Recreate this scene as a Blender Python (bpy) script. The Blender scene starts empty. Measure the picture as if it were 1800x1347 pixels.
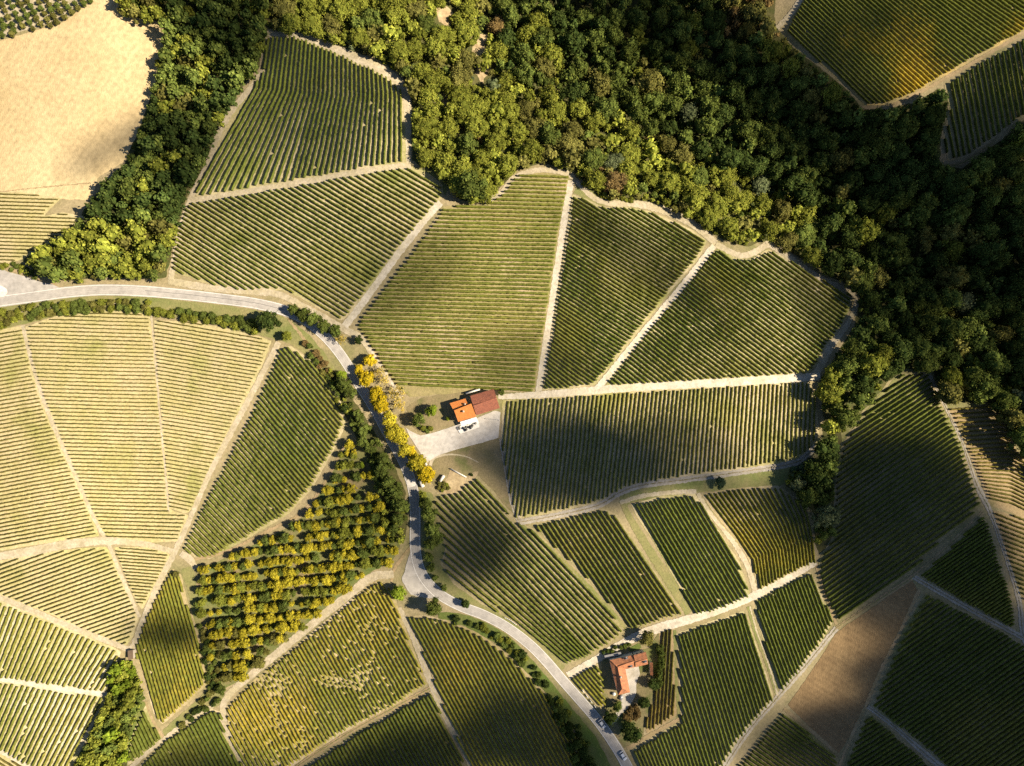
import bpy, math, random
import numpy as np
from mathutils import Vector
from mathutils.geometry import delaunay_2d_cdt

SC = bpy.context.scene
COL = SC.collection
random.seed(7)
RNG = np.random.default_rng(11)
R = math.radians

# ------------------------------------------------------------------ camera, sky, sun, exposure
TILT, CAM_H = R(6.0), 322.0
cam_d = bpy.data.cameras.new('camera')
cam_d.sensor_width, cam_d.lens = 36.0, 24.0
cam_d.clip_end = 12000.0
cam = bpy.data.objects.new('camera', cam_d)
COL.objects.link(cam)
cam.location = (0.0, -CAM_H * math.tan(TILT), CAM_H)
cam.rotation_euler = (TILT, 0, 0)
SC.camera = cam

SUN_EL = R(40.0)
SUN_AZ = (0.9917, -0.129)
SUNV = Vector((SUN_AZ[0] * math.cos(SUN_EL), SUN_AZ[1] * math.cos(SUN_EL), math.sin(SUN_EL)))
w = bpy.data.worlds.new('World')
SC.world = w
w.use_nodes = True
nt = w.node_tree
sky = nt.nodes.new('ShaderNodeTexSky')
sky.sky_type = 'NISHITA'
sky.sun_disc = False
sky.sun_elevation = SUN_EL
sky.sun_rotation = math.atan2(SUN_AZ[0], SUN_AZ[1])
sky.air_density, sky.dust_density = 0.7, 0.3
nt.nodes['Background'].inputs['Strength'].default_value = 0.05
nt.links.new(sky.outputs[0], nt.nodes['Background'].inputs['Color'])
sun_d = bpy.data.lights.new('sun', 'SUN')
sun_d.energy, sun_d.angle, sun_d.color = 5.0, R(0.53), (1.0, 0.87, 0.68)
sun = bpy.data.objects.new('sun', sun_d)
COL.objects.link(sun)
sun.location = (400, -50, 300)
sun.rotation_euler = (-SUNV).to_track_quat('-Z', 'Y').to_euler()
SC.view_settings.view_transform = 'Standard'
SC.view_settings.look = 'None'
SC.view_settings.gamma = 1.0
SC.view_settings.use_curve_mapping = False
SC.view_settings.exposure = 1.06
SC.cycles.max_bounces = 4
SC.cycles.diffuse_bounces = 2
SC.cycles.transparent_max_bounces = 24
SC.cycles.volume_bounces = 1
SC.cycles.use_denoising = False
SC.cycles.sample_clamp_indirect = 0.12
SC.cycles.use_adaptive_sampling = True
SC.cycles.adaptive_threshold = 0.02

# ------------------------------------------------------------------ terrain heights and the photograph's ground plan
CT, ST = math.cos(TILT), math.sin(TILT)
CAMP = np.array(cam.location)


def rays(P):
    P = np.asarray(P, float).reshape(-1, 2)
    u = (P[:, 0] - 900.0) / 900.0 * 0.75
    v = (673.5 - P[:, 1]) / 900.0 * 0.75
    return np.stack([u, v * CT + ST, v * ST - CT], 1)


def flat(P, z=0.0):
    d = rays(P)
    t = (z - CAMP[2]) / d[:, 2]
    return CAMP[None, :2] + d[:, :2] * np.asarray(t)[:, None]


CTRL = np.array([
    (835, 720, 0), (720, 850, -1), (200, 510, 4), (0, 520, 5), (450, 520, 3), (590, 200, -6), (470, 120, -5), (520, 330, -2), (300, 250, -8), (100, 200, 2),
    (100, 20, 4), (380, 60, -10), (800, 500, 1), (1000, 450, -3), (640, 460, 1), (1000, 600, -1), (1300, 520, -10), (1500, 530, -21), (950, 290, -9), (1250, 410, -16),
    (1200, 640, -5), (720, 200, -14), (640, 60, -16), (850, 150, -25), (1000, 220, -25), (1150, 150, -37), (1100, 40, -40), (1300, 300, -32), (1450, 260, -41),
    (1600, 450, -43), (1750, 640, -38), (960, 0, -36), (1300, 50, -34), (1550, 90, -16), (1750, 20, -3), (1750, 170, -15), (1700, 320, -34), (1800, 450, -31),
    (1000, 800, -3), (1250, 760, -8), (1420, 750, -17), (1480, 840, -25), (1440, 950, -15), (1630, 660, -14), (1720, 890, 1), (1790, 1110, 5), (1810, 780, -14),
    (1810, 980, -4), (1550, 870, -15), (1470, 1080, -11), (1650, 1000, -4), (1500, 1160, -12), (1660, 1240, -7), (1800, 1290, -3), (1400, 1320, -15), (950, 1010, -3),
    (1150, 990, -6), (1110, 1180, -6), (1260, 1200, -9), (1060, 1300, -8), (800, 1160, -6), (620, 1190, -12), (440, 1240, -19), (370, 1310, -21), (550, 1000, -8),
    (420, 1080, -14), (630, 830, -5), (480, 620, 0), (310, 960, -9), (230, 1140, -16), (270, 720, 1), (50, 700, 9), (0, 900, 9), (120, 1010, 1), (0, 1110, 3),
    (100, 1210, -7), (0, 1320, -5), (200, 1270, -20), (540, 750, -4), (430, 880, -9), (880, 1330, -9), (640, 1340, -14)], float)
CXY = flat(CTRL[:, :2])
CH = CTRL[:, 2]
SIG = 27.0


def h_exact(X, Y):
    d2 = (X[..., None] - CXY[:, 0]) ** 2 + (Y[..., None] - CXY[:, 1]) ** 2
    e = -d2 / (2 * SIG * SIG)
    e -= e.max(-1, keepdims=True)
    e = np.exp(e)
    return (e * CH).sum(-1) / e.sum(-1)


STEP, GX, GY = 2.5, 340.0, 275.0
gxs, gys = np.arange(-GX, GX + 0.1, STEP), np.arange(-GY, GY + 0.1, STEP)
HG = np.stack([h_exact(gxs, np.full_like(gxs, y)) for y in gys])


def h(X, Y):
    fx = np.clip((np.asarray(X, float) + GX) / STEP, 0, len(gxs) - 1.001)
    fy = np.clip((np.asarray(Y, float) + GY) / STEP, 0, len(gys) - 1.001)
    i, j = fx.astype(int), fy.astype(int)
    a, b = fx - i, fy - j
    return (HG[j, i] * (1 - a) + HG[j, i + 1] * a) * (1 - b) + (HG[j + 1, i] * (1 - a) + HG[j + 1, i + 1] * a) * b


def ground(P, up=0.0):
    """points of the ground plan -> world points on the terrain (or `up` metres above it)"""
    d = rays(P)
    z = np.zeros(len(d))
    for _ in range(9):
        t = (z + up - CAMP[2]) / d[:, 2]
        xy = CAMP[None, :2] + d[:, :2] * t[:, None]
        z = h(xy[:, 0], xy[:, 1])
    return np.concatenate([xy, z[:, None]], 1)


def hashf(i, j, s):
    n = (i.astype(np.int64) * 374761393 + j.astype(np.int64) * 668265263 + s * 982451653) & 0x7fffffff
    n = ((n ^ (n >> 13)) * 1274126177) & 0x7fffffff
    n = (n ^ (n >> 16)) & 0xffff
    return n / 65535.0


def noise(X, Y, scale, seed=0):
    x, y = np.asarray(X, float) / scale, np.asarray(Y, float) / scale
    i, j = np.floor(x), np.floor(y)
    a, b = x - i, y - j
    a, b = a * a * (3 - 2 * a), b * b * (3 - 2 * b)
    return (hashf(i, j, seed) * (1 - a) + hashf(i + 1, j, seed) * a) * (1 - b) + (hashf(i, j + 1, seed) * (1 - a) + hashf(i + 1, j + 1, seed) * a) * b


# ------------------------------------------------------------------ helpers
def tag(o, label=None, cat=None, group=None, kind=None):
    if label: o['label'] = label
    if cat: o['category'] = cat
    if group: o['group'] = group
    if kind: o['kind'] = kind
    return o


def np_mesh(name, V, F, mat, col=None, smooth=False):
    """V (n,3); F list of (m,k) integer arrays"""
    me = bpy.data.meshes.new(name)
    V = np.asarray(V, np.float32)
    me.vertices.add(len(V))
    me.vertices.foreach_set('co', V.ravel())
    F = [np.asarray(f, np.int32) for f in F if len(f)]
    loops = np.concatenate([f.ravel() for f in F])
    sizes = np.concatenate([np.full(len(f), f.shape[1], np.int32) for f in F])
    starts = np.concatenate([[0], np.cumsum(sizes)[:-1]]).astype(np.int32)
    me.loops.add(len(loops))
    me.loops.foreach_set('vertex_index', loops)
    me.polygons.add(len(sizes))
    me.polygons.foreach_set('loop_start', starts)
    me.update(calc_edges=True)
    me.validate()
    if col is not None:
        at = me.attributes.new('Col', 'FLOAT_COLOR', 'POINT')
        c4 = np.concatenate([np.asarray(col, np.float32), np.ones((len(V), 1), np.float32)], 1)
        at.data.foreach_set('color', c4.ravel())
    if smooth:
        me.polygons.foreach_set('use_smooth', np.ones(len(sizes), bool))
    if mat is not None:
        me.materials.append(mat)
    return me


def link(name, me, parent=None, loc=None):
    o = bpy.data.objects.new(name, me)
    COL.objects.link(o)
    if parent is not None: o.parent = parent
    if loc is not None: o.location = loc
    return o


def empty(name, loc, rz=0.0):
    o = bpy.data.objects.new(name, None)
    COL.objects.link(o)
    o.empty_display_size = 0.5
    o.location = loc
    o.rotation_euler = (0, 0, rz)
    return o


def inside(P, poly):
    x, y = P[:, 0], P[:, 1]
    q = np.asarray(poly, float)
    res = np.zeros(len(P), bool)
    x1, y1 = q[:, 0], q[:, 1]
    x2, y2 = np.roll(x1, -1), np.roll(y1, -1)
    for a, b, c, d in zip(x1, y1, x2, y2):
        if b == d: continue
        m = ((b > y) != (d > y)) & (x < (c - a) * (y - b) / (d - b) + a)
        res ^= m
    return res


def resample(pts, step):
    p = np.asarray(pts, float)
    s = np.concatenate([[0], np.cumsum(np.hypot(*np.diff(p, axis=0).T))])
    n = max(2, int(round(s[-1] / step)) + 1)
    t = np.linspace(0, s[-1], n)
    return np.stack([np.interp(t, s, p[:, 0]), np.interp(t, s, p[:, 1])], 1)


def spline(pts, step=4.0):
    p = np.asarray(pts, float)
    if len(p) < 3: return resample(p, step)
    q = np.concatenate([[2 * p[0] - p[1]], p, [2 * p[-1] - p[-2]]])
    out = []
    for i in range(1, len(q) - 2):
        t = np.linspace(0, 1, 12, endpoint=False)[:, None]
        a, b, c, d = q[i - 1], q[i], q[i + 1], q[i + 2]
        out.append(0.5 * (2 * b + (c - a) * t + (2 * a - 5 * b + 4 * c - d) * t * t + (3 * b - 3 * c + d - a) * t ** 3))
    out.append(p[-1:])
    return resample(np.concatenate(out), step)


# ------------------------------------------------------------------ materials
def nodes_of(name):
    m = bpy.data.materials.new(name)
    m.use_nodes = True
    t = m.node_tree
    b = t.nodes['Principled BSDF']
    b.inputs['Roughness'].default_value = 0.9
    b.inputs['Specular IOR Level'].default_value = 0.15
    return m, t, b


def mat_earth(name, ca, cb, scale=0.08, fine=1.2, cc=None, bump=0.25, bscale=1.6, stretch=None, contrast=(0.35, 0.65), till=None):
    m, t, b = nodes_of(name)
    N, L = t.nodes.new, t.links.new
    geo = N('ShaderNodeNewGeometry')
    vec = geo.outputs['Position']
    def nz(s, det, src=vec):
        n = N('ShaderNodeTexNoise')
        n.inputs['Scale'].default_value = s
        n.inputs['Detail'].default_value = det
        n.inputs['Roughness'].default_value = 0.65
        L(src, n.inputs['Vector'])
        return n.outputs['Fac']
    def mixc(f, a, c):
        x = N('ShaderNodeMix'); x.data_type = 'RGBA'
        L(f, x.inputs['Factor'])
        for s, v in ((6, a), (7, c)):
            if isinstance(v, tuple): x.inputs[s].default_value = (*v, 1)
            else: L(v, x.inputs[s])
        return x.outputs[2]
    def ramp(f, lo, hi):
        r = N('ShaderNodeMapRange')
        r.inputs['From Min'].default_value, r.inputs['From Max'].default_value = lo, hi
        L(f, r.inputs['Value'])
        return r.outputs['Result']
    c = mixc(ramp(nz(scale, 5), *contrast), ca, cb)
    if cc: c = mixc(ramp(nz(scale * 0.45, 4), 0.52, 0.66), c, cc)
    f2 = nz(fine, 4)
    if till:
        mt_ = N('ShaderNodeMapping'); mt_.inputs['Rotation'].default_value = (0, 0, till[0])
        L(vec, mt_.inputs['Vector'])
        wv = N('ShaderNodeTexWave'); wv.inputs['Scale'].default_value = 0.314 / till[1]
        wv.inputs['Distortion'].default_value = 2.2; wv.inputs['Detail'].default_value = 3; wv.inputs['Detail Scale'].default_value = 0.35
        L(mt_.outputs[0], wv.inputs['Vector'])
        ad = N('ShaderNodeMath'); ad.operation = 'MULTIPLY_ADD'
        L(wv.outputs['Fac'], ad.inputs[0]); ad.inputs[1].default_value = till[2]
        L(f2, ad.inputs[2]); f2 = ad.outputs[0]
    dark = N('ShaderNodeMix'); dark.data_type = 'RGBA'; dark.blend_type = 'MULTIPLY'
    dark.inputs['Factor'].default_value = 1.0
    L(c, dark.inputs[6])
    g = N('ShaderNodeMapRange')
    g.inputs['From Min'].default_value, g.inputs['From Max'].default_value = 0.3, 0.7
    g.inputs['To Min'].default_value, g.inputs['To Max'].default_value = 0.72, 1.12
    L(f2, g.inputs['Value'])
    cmb = N('ShaderNodeCombineColor')
    for k in range(3): L(g.outputs['Result'], cmb.inputs[k])
    L(cmb.outputs[0], dark.inputs[7])
    L(dark.outputs[2], b.inputs['Base Color'])
    if bump:
        src = vec
        if stretch:
            mp = N('ShaderNodeMapping')
            mp.inputs['Rotation'].default_value = (0, 0, stretch[0])
            mp.inputs['Scale'].default_value = (stretch[1], 1, 1)
            L(vec, mp.inputs['Vector'])
            src = mp.outputs[0]
        bp = N('ShaderNodeBump')
        bp.inputs['Strength'].default_value = bump
        bp.inputs['Distance'].default_value = 0.6
        L(nz(bscale, 3, src), bp.inputs['Height'])
        L(bp.outputs[0], b.inputs['Normal'])
    return m


def mat_plain(name, c, rough=0.7, var=0.12, scale=1.5, metal=0.0, spec=0.3):
    m, t, b = nodes_of(name)
    b.inputs['Roughness'].default_value = rough
    b.inputs['Metallic'].default_value = metal
    b.inputs['Specular IOR Level'].default_value = spec
    N, L = t.nodes.new, t.links.new
    n = N('ShaderNodeTexNoise'); n.inputs['Scale'].default_value = scale; n.inputs['Detail'].default_value = 4
    g = N('ShaderNodeNewGeometry'); L(g.outputs['Position'], n.inputs['Vector'])
    x = N('ShaderNodeMix'); x.data_type = 'RGBA'
    x.inputs[6].default_value = tuple(v * (1 - var) for v in c) + (1,)
    x.inputs[7].default_value = tuple(min(1, v * (1 + var)) for v in c) + (1,)
    L(n.outputs['Fac'], x.inputs['Factor'])
    L(x.outputs[2], b.inputs['Base Color'])
    return m


def mat_leaf(name, trans=0.25, rnd=0.45):
    m = bpy.data.materials.new(name)
    m.use_nodes = True
    t = m.node_tree
    t.nodes.clear()
    N, L = t.nodes.new, t.links.new
    at = N('ShaderNodeAttribute'); at.attribute_name = 'Col'
    oi = N('ShaderNodeObjectInfo')
    mr = N('ShaderNodeMapRange')
    mr.inputs['To Min'].default_value, mr.inputs['To Max'].default_value = 1 - rnd, 1 + rnd
    L(oi.outputs['Random'], mr.inputs['Value'])
    vm = N('ShaderNodeVectorMath'); vm.operation = 'SCALE'
    L(at.outputs['Color'], vm.inputs[0]); L(mr.outputs[0], vm.inputs['Scale'])
    d, tr, mx, out = N('ShaderNodeBsdfDiffuse'), N('ShaderNodeBsdfTranslucent'), N('ShaderNodeMixShader'), N('ShaderNodeOutputMaterial')
    L(vm.outputs[0], d.inputs['Color']); L(vm.outputs[0], tr.inputs['Color'])
    mx.inputs[0].default_value = trans
    L(d.outputs[0], mx.inputs[1]); L(tr.outputs[0], mx.inputs[2]); L(mx.outputs[0], out.inputs['Surface'])
    return m


def mat_tiles(name, ca, cb, ang):
    m = mat_earth(name, ca, cb, scale=0.9, fine=3.0, bump=0)
    t = m.node_tree
    b = t.nodes['Principled BSDF']
    N, L = t.nodes.new, t.links.new
    g = N('ShaderNodeNewGeometry'); mp = N('ShaderNodeMapping'); mp.inputs['Rotation'].default_value = (0, 0, ang)
    wv = N('ShaderNodeTexWave'); wv.inputs['Scale'].default_value = 1.3; wv.inputs['Distortion'].default_value = 0.6
    bp = N('ShaderNodeBump'); bp.inputs['Strength'].default_value = 0.5; bp.inputs['Distance'].default_value = 0.08
    L(g.outputs['Position'], mp.inputs[0]); L(mp.outputs[0], wv.inputs['Vector']); L(wv.outputs['Fac'], bp.inputs['Height']); L(bp.outputs[0], b.inputs['Normal'])
    b.inputs['Roughness'].default_value = 0.75
    return m


M = {
    'land': mat_earth('dry_land', (0.36, 0.29, 0.17), (0.26, 0.22, 0.11), 0.06, 0.9, cc=(0.20, 0.19, 0.08)),
    'sand': mat_earth('ploughed_sand', (0.53, 0.41, 0.225), (0.43, 0.325, 0.165), 0.016, 0.45, cc=(0.57, 0.455, 0.255), bump=0.4, bscale=0.8, stretch=(0.45, 2.6), till=(0.5, 3.0, 0.08)),
    'brown': mat_earth('brown_clod_soil', (0.26, 0.178, 0.088), (0.195, 0.13, 0.064), 0.025, 0.5, cc=(0.32, 0.22, 0.105), bump=0.45, bscale=0.8, stretch=(-0.55, 2.4), till=(-1.0, 2.6, 0.1)),
    'track': mat_earth('pale_track', (0.50, 0.43, 0.31), (0.37, 0.315, 0.20), 0.22, 0.9, cc=(0.42, 0.36, 0.22)),
    'white': mat_earth('white_gravel_track', (0.60, 0.54, 0.44), (0.46, 0.405, 0.30), 0.22, 0.9, cc=(0.50, 0.44, 0.31)),
    'grey': mat_earth('grey_stone_track', (0.42, 0.38, 0.32), (0.31, 0.275, 0.21), 0.2, 1.0),
    'tan': mat_earth('tan_track', (0.38, 0.28, 0.16), (0.28, 0.22, 0.11), 0.15, 1.0),
    'green': mat_earth('grass_strip', (0.17, 0.19, 0.06), (0.26, 0.23, 0.10), 0.1, 1.2),
    'lush': mat_earth('lush_grass', (0.10, 0.15, 0.03), (0.16, 0.17, 0.05), 0.1, 1.3),
    'orchgrass': mat_earth('orchard_grass', (0.12, 0.165, 0.04), (0.20, 0.18, 0.075), 0.12, 1.2, cc=(0.25, 0.19, 0.10)),
    'lawn': mat_earth('dry_lawn', (0.20, 0.17, 0.08), (0.28, 0.22, 0.12), 0.12, 1.3, cc=(0.12, 0.14, 0.04)),
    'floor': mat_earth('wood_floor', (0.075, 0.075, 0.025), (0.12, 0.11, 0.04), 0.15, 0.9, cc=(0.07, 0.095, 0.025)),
    'scar': mat_earth('bare_slope', (0.48, 0.38, 0.22), (0.30, 0.22, 0.12), 0.2, 0.9),
    'asphalt': mat_earth('old_asphalt', (0.44, 0.41, 0.37), (0.36, 0.335, 0.30), 0.12, 0.4, cc=(0.40, 0.375, 0.335), bump=0.05, bscale=3),
    'pale': mat_earth('white_paving', (0.84, 0.81, 0.74), (0.74, 0.71, 0.64), 0.4, 1.0, bump=0),
    'yard': mat_earth('dusty_yard', (0.62, 0.57, 0.49), (0.46, 0.42, 0.35), 0.25, 0.5, cc=(0.36, 0.32, 0.25)),
    'worn': mat_earth('worn_asphalt', (0.37, 0.345, 0.31), (0.44, 0.41, 0.37), 0.05, 0.35, bump=0),
    'gravel': mat_earth('yard_gravel', (0.58, 0.54, 0.48), (0.49, 0.455, 0.40), 0.12, 0.5, cc=(0.52, 0.47, 0.40), bump=0.1, bscale=3),
    'concrete': mat_earth('concrete', (0.72, 0.68, 0.60), (0.62, 0.585, 0.52), 0.3, 1.0, bump=0.05),
    'paint': mat_plain('road_paint', (0.72, 0.70, 0.65), 0.6, 0.1),
    'seam': mat_plain('road_seam', (0.10, 0.095, 0.09), 0.8, 0.2),
    'leaf': mat_leaf('leaves', 0.25, 0.22), 'vine': mat_leaf('vine_leaves', 0.22, 0.10),
    'bark': mat_plain('bark', (0.10, 0.075, 0.05), 0.9, 0.3),
    'stucco': mat_plain('cream_stucco', (0.62, 0.56, 0.45), 0.85, 0.08),
    'whitewash': mat_plain('white_plaster', (0.74, 0.72, 0.68), 0.8, 0.06),
    'stone': mat_plain('old_stone', (0.38, 0.33, 0.26), 0.9, 0.2),
    'orange': mat_tiles('orange_roof_tiles', (0.60, 0.21, 0.055), (0.50, 0.17, 0.045), 0.35),
    'russet': mat_tiles('russet_roof_tiles', (0.33, 0.12, 0.07), (0.22, 0.085, 0.055), 0.35),
    'terra': mat_tiles('terracotta_tiles', (0.54, 0.22, 0.10), (0.30, 0.135, 0.075), 0.2),
    'slate': mat_plain('grey_sheet_roof', (0.24, 0.23, 0.22), 0.6, 0.2),
    'glass': mat_plain('dark_glass', (0.02, 0.025, 0.03), 0.12, 0.1, spec=0.6),
    'carpaint': mat_plain('white_car_paint', (0.78, 0.79, 0.81), 0.25, 0.02, spec=0.6),
    'silver': mat_plain('silver_car_paint', (0.50, 0.52, 0.56), 0.3, 0.03, metal=0.3, spec=0.6),
    'rubber': mat_plain('black_rubber', (0.015, 0.015, 0.015), 0.8, 0.1),
    'metal': mat_plain('grey_metal', (0.35, 0.35, 0.36), 0.5, 0.1, metal=0.5),
    'black': mat_plain('dark_furniture', (0.03, 0.03, 0.03), 0.6, 0.1),
    'wood': mat_plain('weathered_wood', (0.20, 0.14, 0.09), 0.8, 0.2),
    'lamp': mat_plain('lamp_glass', (0.7, 0.68, 0.6), 0.2, 0.05),
}

# ------------------------------------------------------------------ the land
far = np.array([420, 520, 700, 1000, 1500, 2400, 4000.0])
xs = np.concatenate([-far[::-1], gxs, far])
ys = np.concatenate([-far[::-1], gys, far])
X, Y = np.meshgrid(xs, ys)
Z = h(X, Y)
nx, ny = len(xs), len(ys)
idx = np.arange(nx * ny).reshape(ny, nx)
F = np.stack([idx[:-1, :-1], idx[:-1, 1:], idx[1:, 1:], idx[1:, :-1]], -1).reshape(-1, 4)
tag(link('terrain', np_mesh('terrain', np.stack([X, Y, Z], -1).reshape(-1, 3), [F], M['land'], smooth=True)), kind='structure')


def sheet_mesh(name, poly, mat, dz, jit=1.2, grid=9.0, seed=1, org=None):
    b = resample(list(poly) + [poly[0]], 5.0)[:-1]
    if jit:
        b = b + jit * 2 * np.stack([noise(b[:, 0], b[:, 1], 7.0, seed) - 0.5, noise(b[:, 0], b[:, 1], 7.0, seed + 9) - 0.5], 1)
    lo, hi = b.min(0), b.max(0)
    gx, gy = np.meshgrid(np.arange(lo[0] + grid, hi[0], grid), np.arange(lo[1] + grid, hi[1], grid))
    g = np.stack([gx.ravel(), gy.ravel()], 1) + RNG.uniform(-1, 1, (gx.size, 2))
    g = g[inside(g, b)] if len(g) else g
    V2 = np.concatenate([b, g]) if len(g) else b
    n = len(b)
    vs, es, fs, *_ = delaunay_2d_cdt([Vector(v) for v in V2], [(i, (i + 1) % n) for i in range(n)], [], 1, 1e-5)
    P = ground(np.array([tuple(v) for v in vs]))
    P[:, 2] += dz
    if org is not None: P -= np.asarray(org)
    fs = [f for f in fs if len(f) == 3]
    F = np.array(fs, np.int32)
    a, b_, c = P[F[:, 0]], P[F[:, 1]], P[F[:, 2]]
    flip = np.cross(b_ - a, c - a)[:, 2] < 0
    F[flip] = F[flip][:, ::-1]
    return np_mesh(name, P, [F], mat, smooth=True)


def sheet(name, poly, mat, dz, jit=1.2, kind='structure', parent=None):
    o = link(name, sheet_mesh(name, poly, M[mat], dz, jit, seed=len(name)), parent)
    if kind and parent is None: tag(o, kind=kind)
    return o


def ribbon(name, pts, wpx, mat, dz, jag=0.0, step=4.0, kind='structure', parent=None, off=0.0):
    c = spline(pts, step)
    W = np.full(len(c), float(wpx)) if np.isscalar(wpx) else np.interp(np.linspace(0, 1, len(c)), np.linspace(0, 1, len(wpx)), wpx)
    t = np.gradient(c, axis=0)
    t /= np.linalg.norm(t, axis=1)[:, None]
    nrm = np.stack([-t[:, 1], t[:, 0]], 1)
    c = c + nrm * off
    jl = jag * (RNG.random(len(c)) - 0.5) * 2
    jr = jag * (RNG.random(len(c)) - 0.5) * 2
    A = c + nrm * (W / 2 + jl)[:, None]
    B = c - nrm * (W / 2 + jr)[:, None]
    P = ground(np.stack([A, c, B], 1).reshape(-1, 2))
    P[:, 2] += dz
    i = np.arange(len(c) - 1) * 3
    F = np.concatenate([np.stack([i, i + 3, i + 4, i + 1], 1), np.stack([i + 1, i + 4, i + 5, i + 2], 1)])
    a = P[F]
    if np.cross(a[:, 1] - a[:, 0], a[:, 2] - a[:, 0])[:, 2].mean() < 0: F = F[:, ::-1]
    o = link(name, np_mesh(name, P, [F], M[mat], smooth=True), parent)
    if parent is None: tag(o, kind=kind)
    return o


# fields, woodland floor, verges
WOOD_LEFT = [(205, -60), (480, -60), (470, 58), (455, 120), (418, 165), (384, 228), (358, 300), (332, 338), (318, 380), (305, 430), (292, 488), (250, 490), (180, 488), (110, 494), (70, 484),
             (38, 458), (75, 432), (130, 400), (160, 350), (220, 285), (245, 220), (265, 170), (275, 110), (285, 60), (282, 38), (205, 28)]
WOOD_MAIN = [(460, -60), (1375, -60), (1362, 5), (1362, 45), (1395, 85), (1440, 118), (1485, 155), (1515, 190), (1560, 192), (1615, 178), (1650, 155), (1668, 175), (1655, 230), (1652, 285), (1690, 297),
             (1745, 258), (1800, 212), (1890, 190), (1890, 880), (1830, 850), (1780, 770), (1742, 708), (1662, 706), (1642, 652), (1590, 648), (1560, 672), (1500, 742), (1478, 780), (1466, 850), (1466, 940),
             (1442, 975), (1432, 955), (1432, 905), (1400, 868), (1378, 850), (1398, 828), (1440, 802), (1448, 740), (1440, 668), (1472, 622), (1502, 572), (1512, 512), (1450, 482), (1400, 448),
             (1352, 422), (1312, 434), (1265, 420), (1230, 392), (1160, 362), (1110, 350), (1060, 350), (1010, 305), (960, 287), (910, 300), (880, 330), (850, 356), (812, 354), (790, 328), (760, 303),
             (724, 283), (724, 180), (707, 132), (660, 103), (600, 83), (530, 60), (470, 52)]
WOOD_CORNER = [(200, 1168), (232, 1160), (246, 1200), (252, 1228), (240, 1265), (226, 1300), (222, 1350), (205, 1420), (110, 1420), (132, 1340), (152, 1306), (172, 1258), (190, 1220), (188, 1190)]
WOOD_ROAD = [(596, 655), (612, 690), (640, 730), (668, 775), (695, 825), (712, 862), (716, 905), (712, 950), (690, 965), (672, 925), (662, 870), (640, 800), (612, 742), (585, 690), (560, 640), (575, 640)]
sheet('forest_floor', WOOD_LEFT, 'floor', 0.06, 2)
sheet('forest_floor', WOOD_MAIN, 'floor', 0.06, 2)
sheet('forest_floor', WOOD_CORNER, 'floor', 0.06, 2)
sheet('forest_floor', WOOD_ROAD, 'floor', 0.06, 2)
sheet('ploughed_field', [(-90, 75), (0, 72), (60, 55), (110, 40), (150, 10), (180, -60), (215, -60), (212, 28), (290, 40), (285, 100), (272, 150), (258, 190), (244, 230), (218, 285), (172, 312), (162, 352),
                         (105, 350), (30, 338), (-90, 338)], 'sand', 0.08, 1)
sheet('ploughed_field', [(1602, 1020), (1613, 1037), (1588, 1092), (1548, 1172), (1520, 1238), (1496, 1292), (1472, 1328), (1430, 1284), (1384, 1240), (1420, 1190), (1472, 1110), (1540, 1064)], 'brown', 0.08, 1)
sheet('orchard_ground', [(-90, -60), (175, -60), (150, 5), (112, 34), (60, 50), (0, 66), (-90, 70)], 'track', 0.07)
ORCHARD = [(615, 775), (640, 790), (655, 835), (672, 880), (690, 940), (705, 960), (690, 985), (655, 1004), (610, 1040), (550, 1090), (490, 1140), (425, 1195), (385, 1215), (368, 1180), (355, 1130),
           (345, 1060), (345, 1005), (372, 992), (440, 962), (500, 930), (535, 908), (565, 865), (590, 815)]
sheet('orchard_ground', ORCHARD, 'orchgrass', 0.07)
sheet('grass_verge', [(-90, 545), (0, 538), (90, 524), (180, 519), (260, 522), (380, 535), (450, 545), (497, 556), (520, 570), (545, 590), (570, 620), (590, 650), (575, 660), (540, 625), (510, 605), (480, 596), (400, 575),
                      (330, 560), (262, 552), (190, 548), (100, 556), (0, 580), (-90, 598)], 'green', 0.07)
sheet('grass_verge', [(770, 1076), (810, 1078), (850, 1092), (890, 1115), (925, 1148), (955, 1182), (985, 1220), (1015, 1256), (1045, 1292), (1066, 1330), (1090, 1390), (1040, 1390), (1030, 1330), (1000, 1275), (960, 1225),
                      (915, 1170), (870, 1130), (820, 1102), (770, 1090)], 'lush', 0.075)
sheet('grass_verge', [(738, 860), (760, 868), (768, 890), (780, 930), (790, 962), (778, 985), (780, 1000), (800, 1030), (850, 1062), (900, 1088), (960, 1138), (994, 1172), (985, 1182), (950, 1145), (900, 1102), (850, 1075),
                      (800, 1055), (765, 1028), (746, 1000), (742, 960), (742, 900)], 'green', 0.075)
sheet('grass_bank', [(1088, 868), (1130, 858), (1200, 848), (1300, 834), (1392, 818), (1400, 834), (1380, 850), (1365, 855), (1290, 859), (1230, 866), (1165, 874), (1108, 884), (1095, 900)], 'green', 0.075)
sheet('grass_bank', [(340, 995), (352, 1080), (360, 1130), (375, 1180), (395, 1200), (392, 1235), (330, 1272), (292, 1298), (285, 1285), (330, 1245), (366, 1212), (358, 1160), (343, 1100), (328, 1030), (318, 1000)], 'green', 0.075)
sheet('grass_bank', [(245, 1230), (262, 1236), (250, 1262), (240, 1310), (222, 1350), (226, 1300)], 'lush', 0.075)
sheet('grass_bank', [(725, 294), (765, 300), (790, 330), (782, 345), (772, 322), (752, 306)], 'green', 0.075)
sheet('grass_bank', [(1018, 322), (1050, 338), (1075, 356), (1060, 364), (1030, 350), (1008, 340)], 'green', 0.075)
sheet('grass_bank', [(1530, 690), (1500, 745), (1480, 782), (1478, 760), (1505, 715), (1540, 680)], 'green', 0.075)
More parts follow.
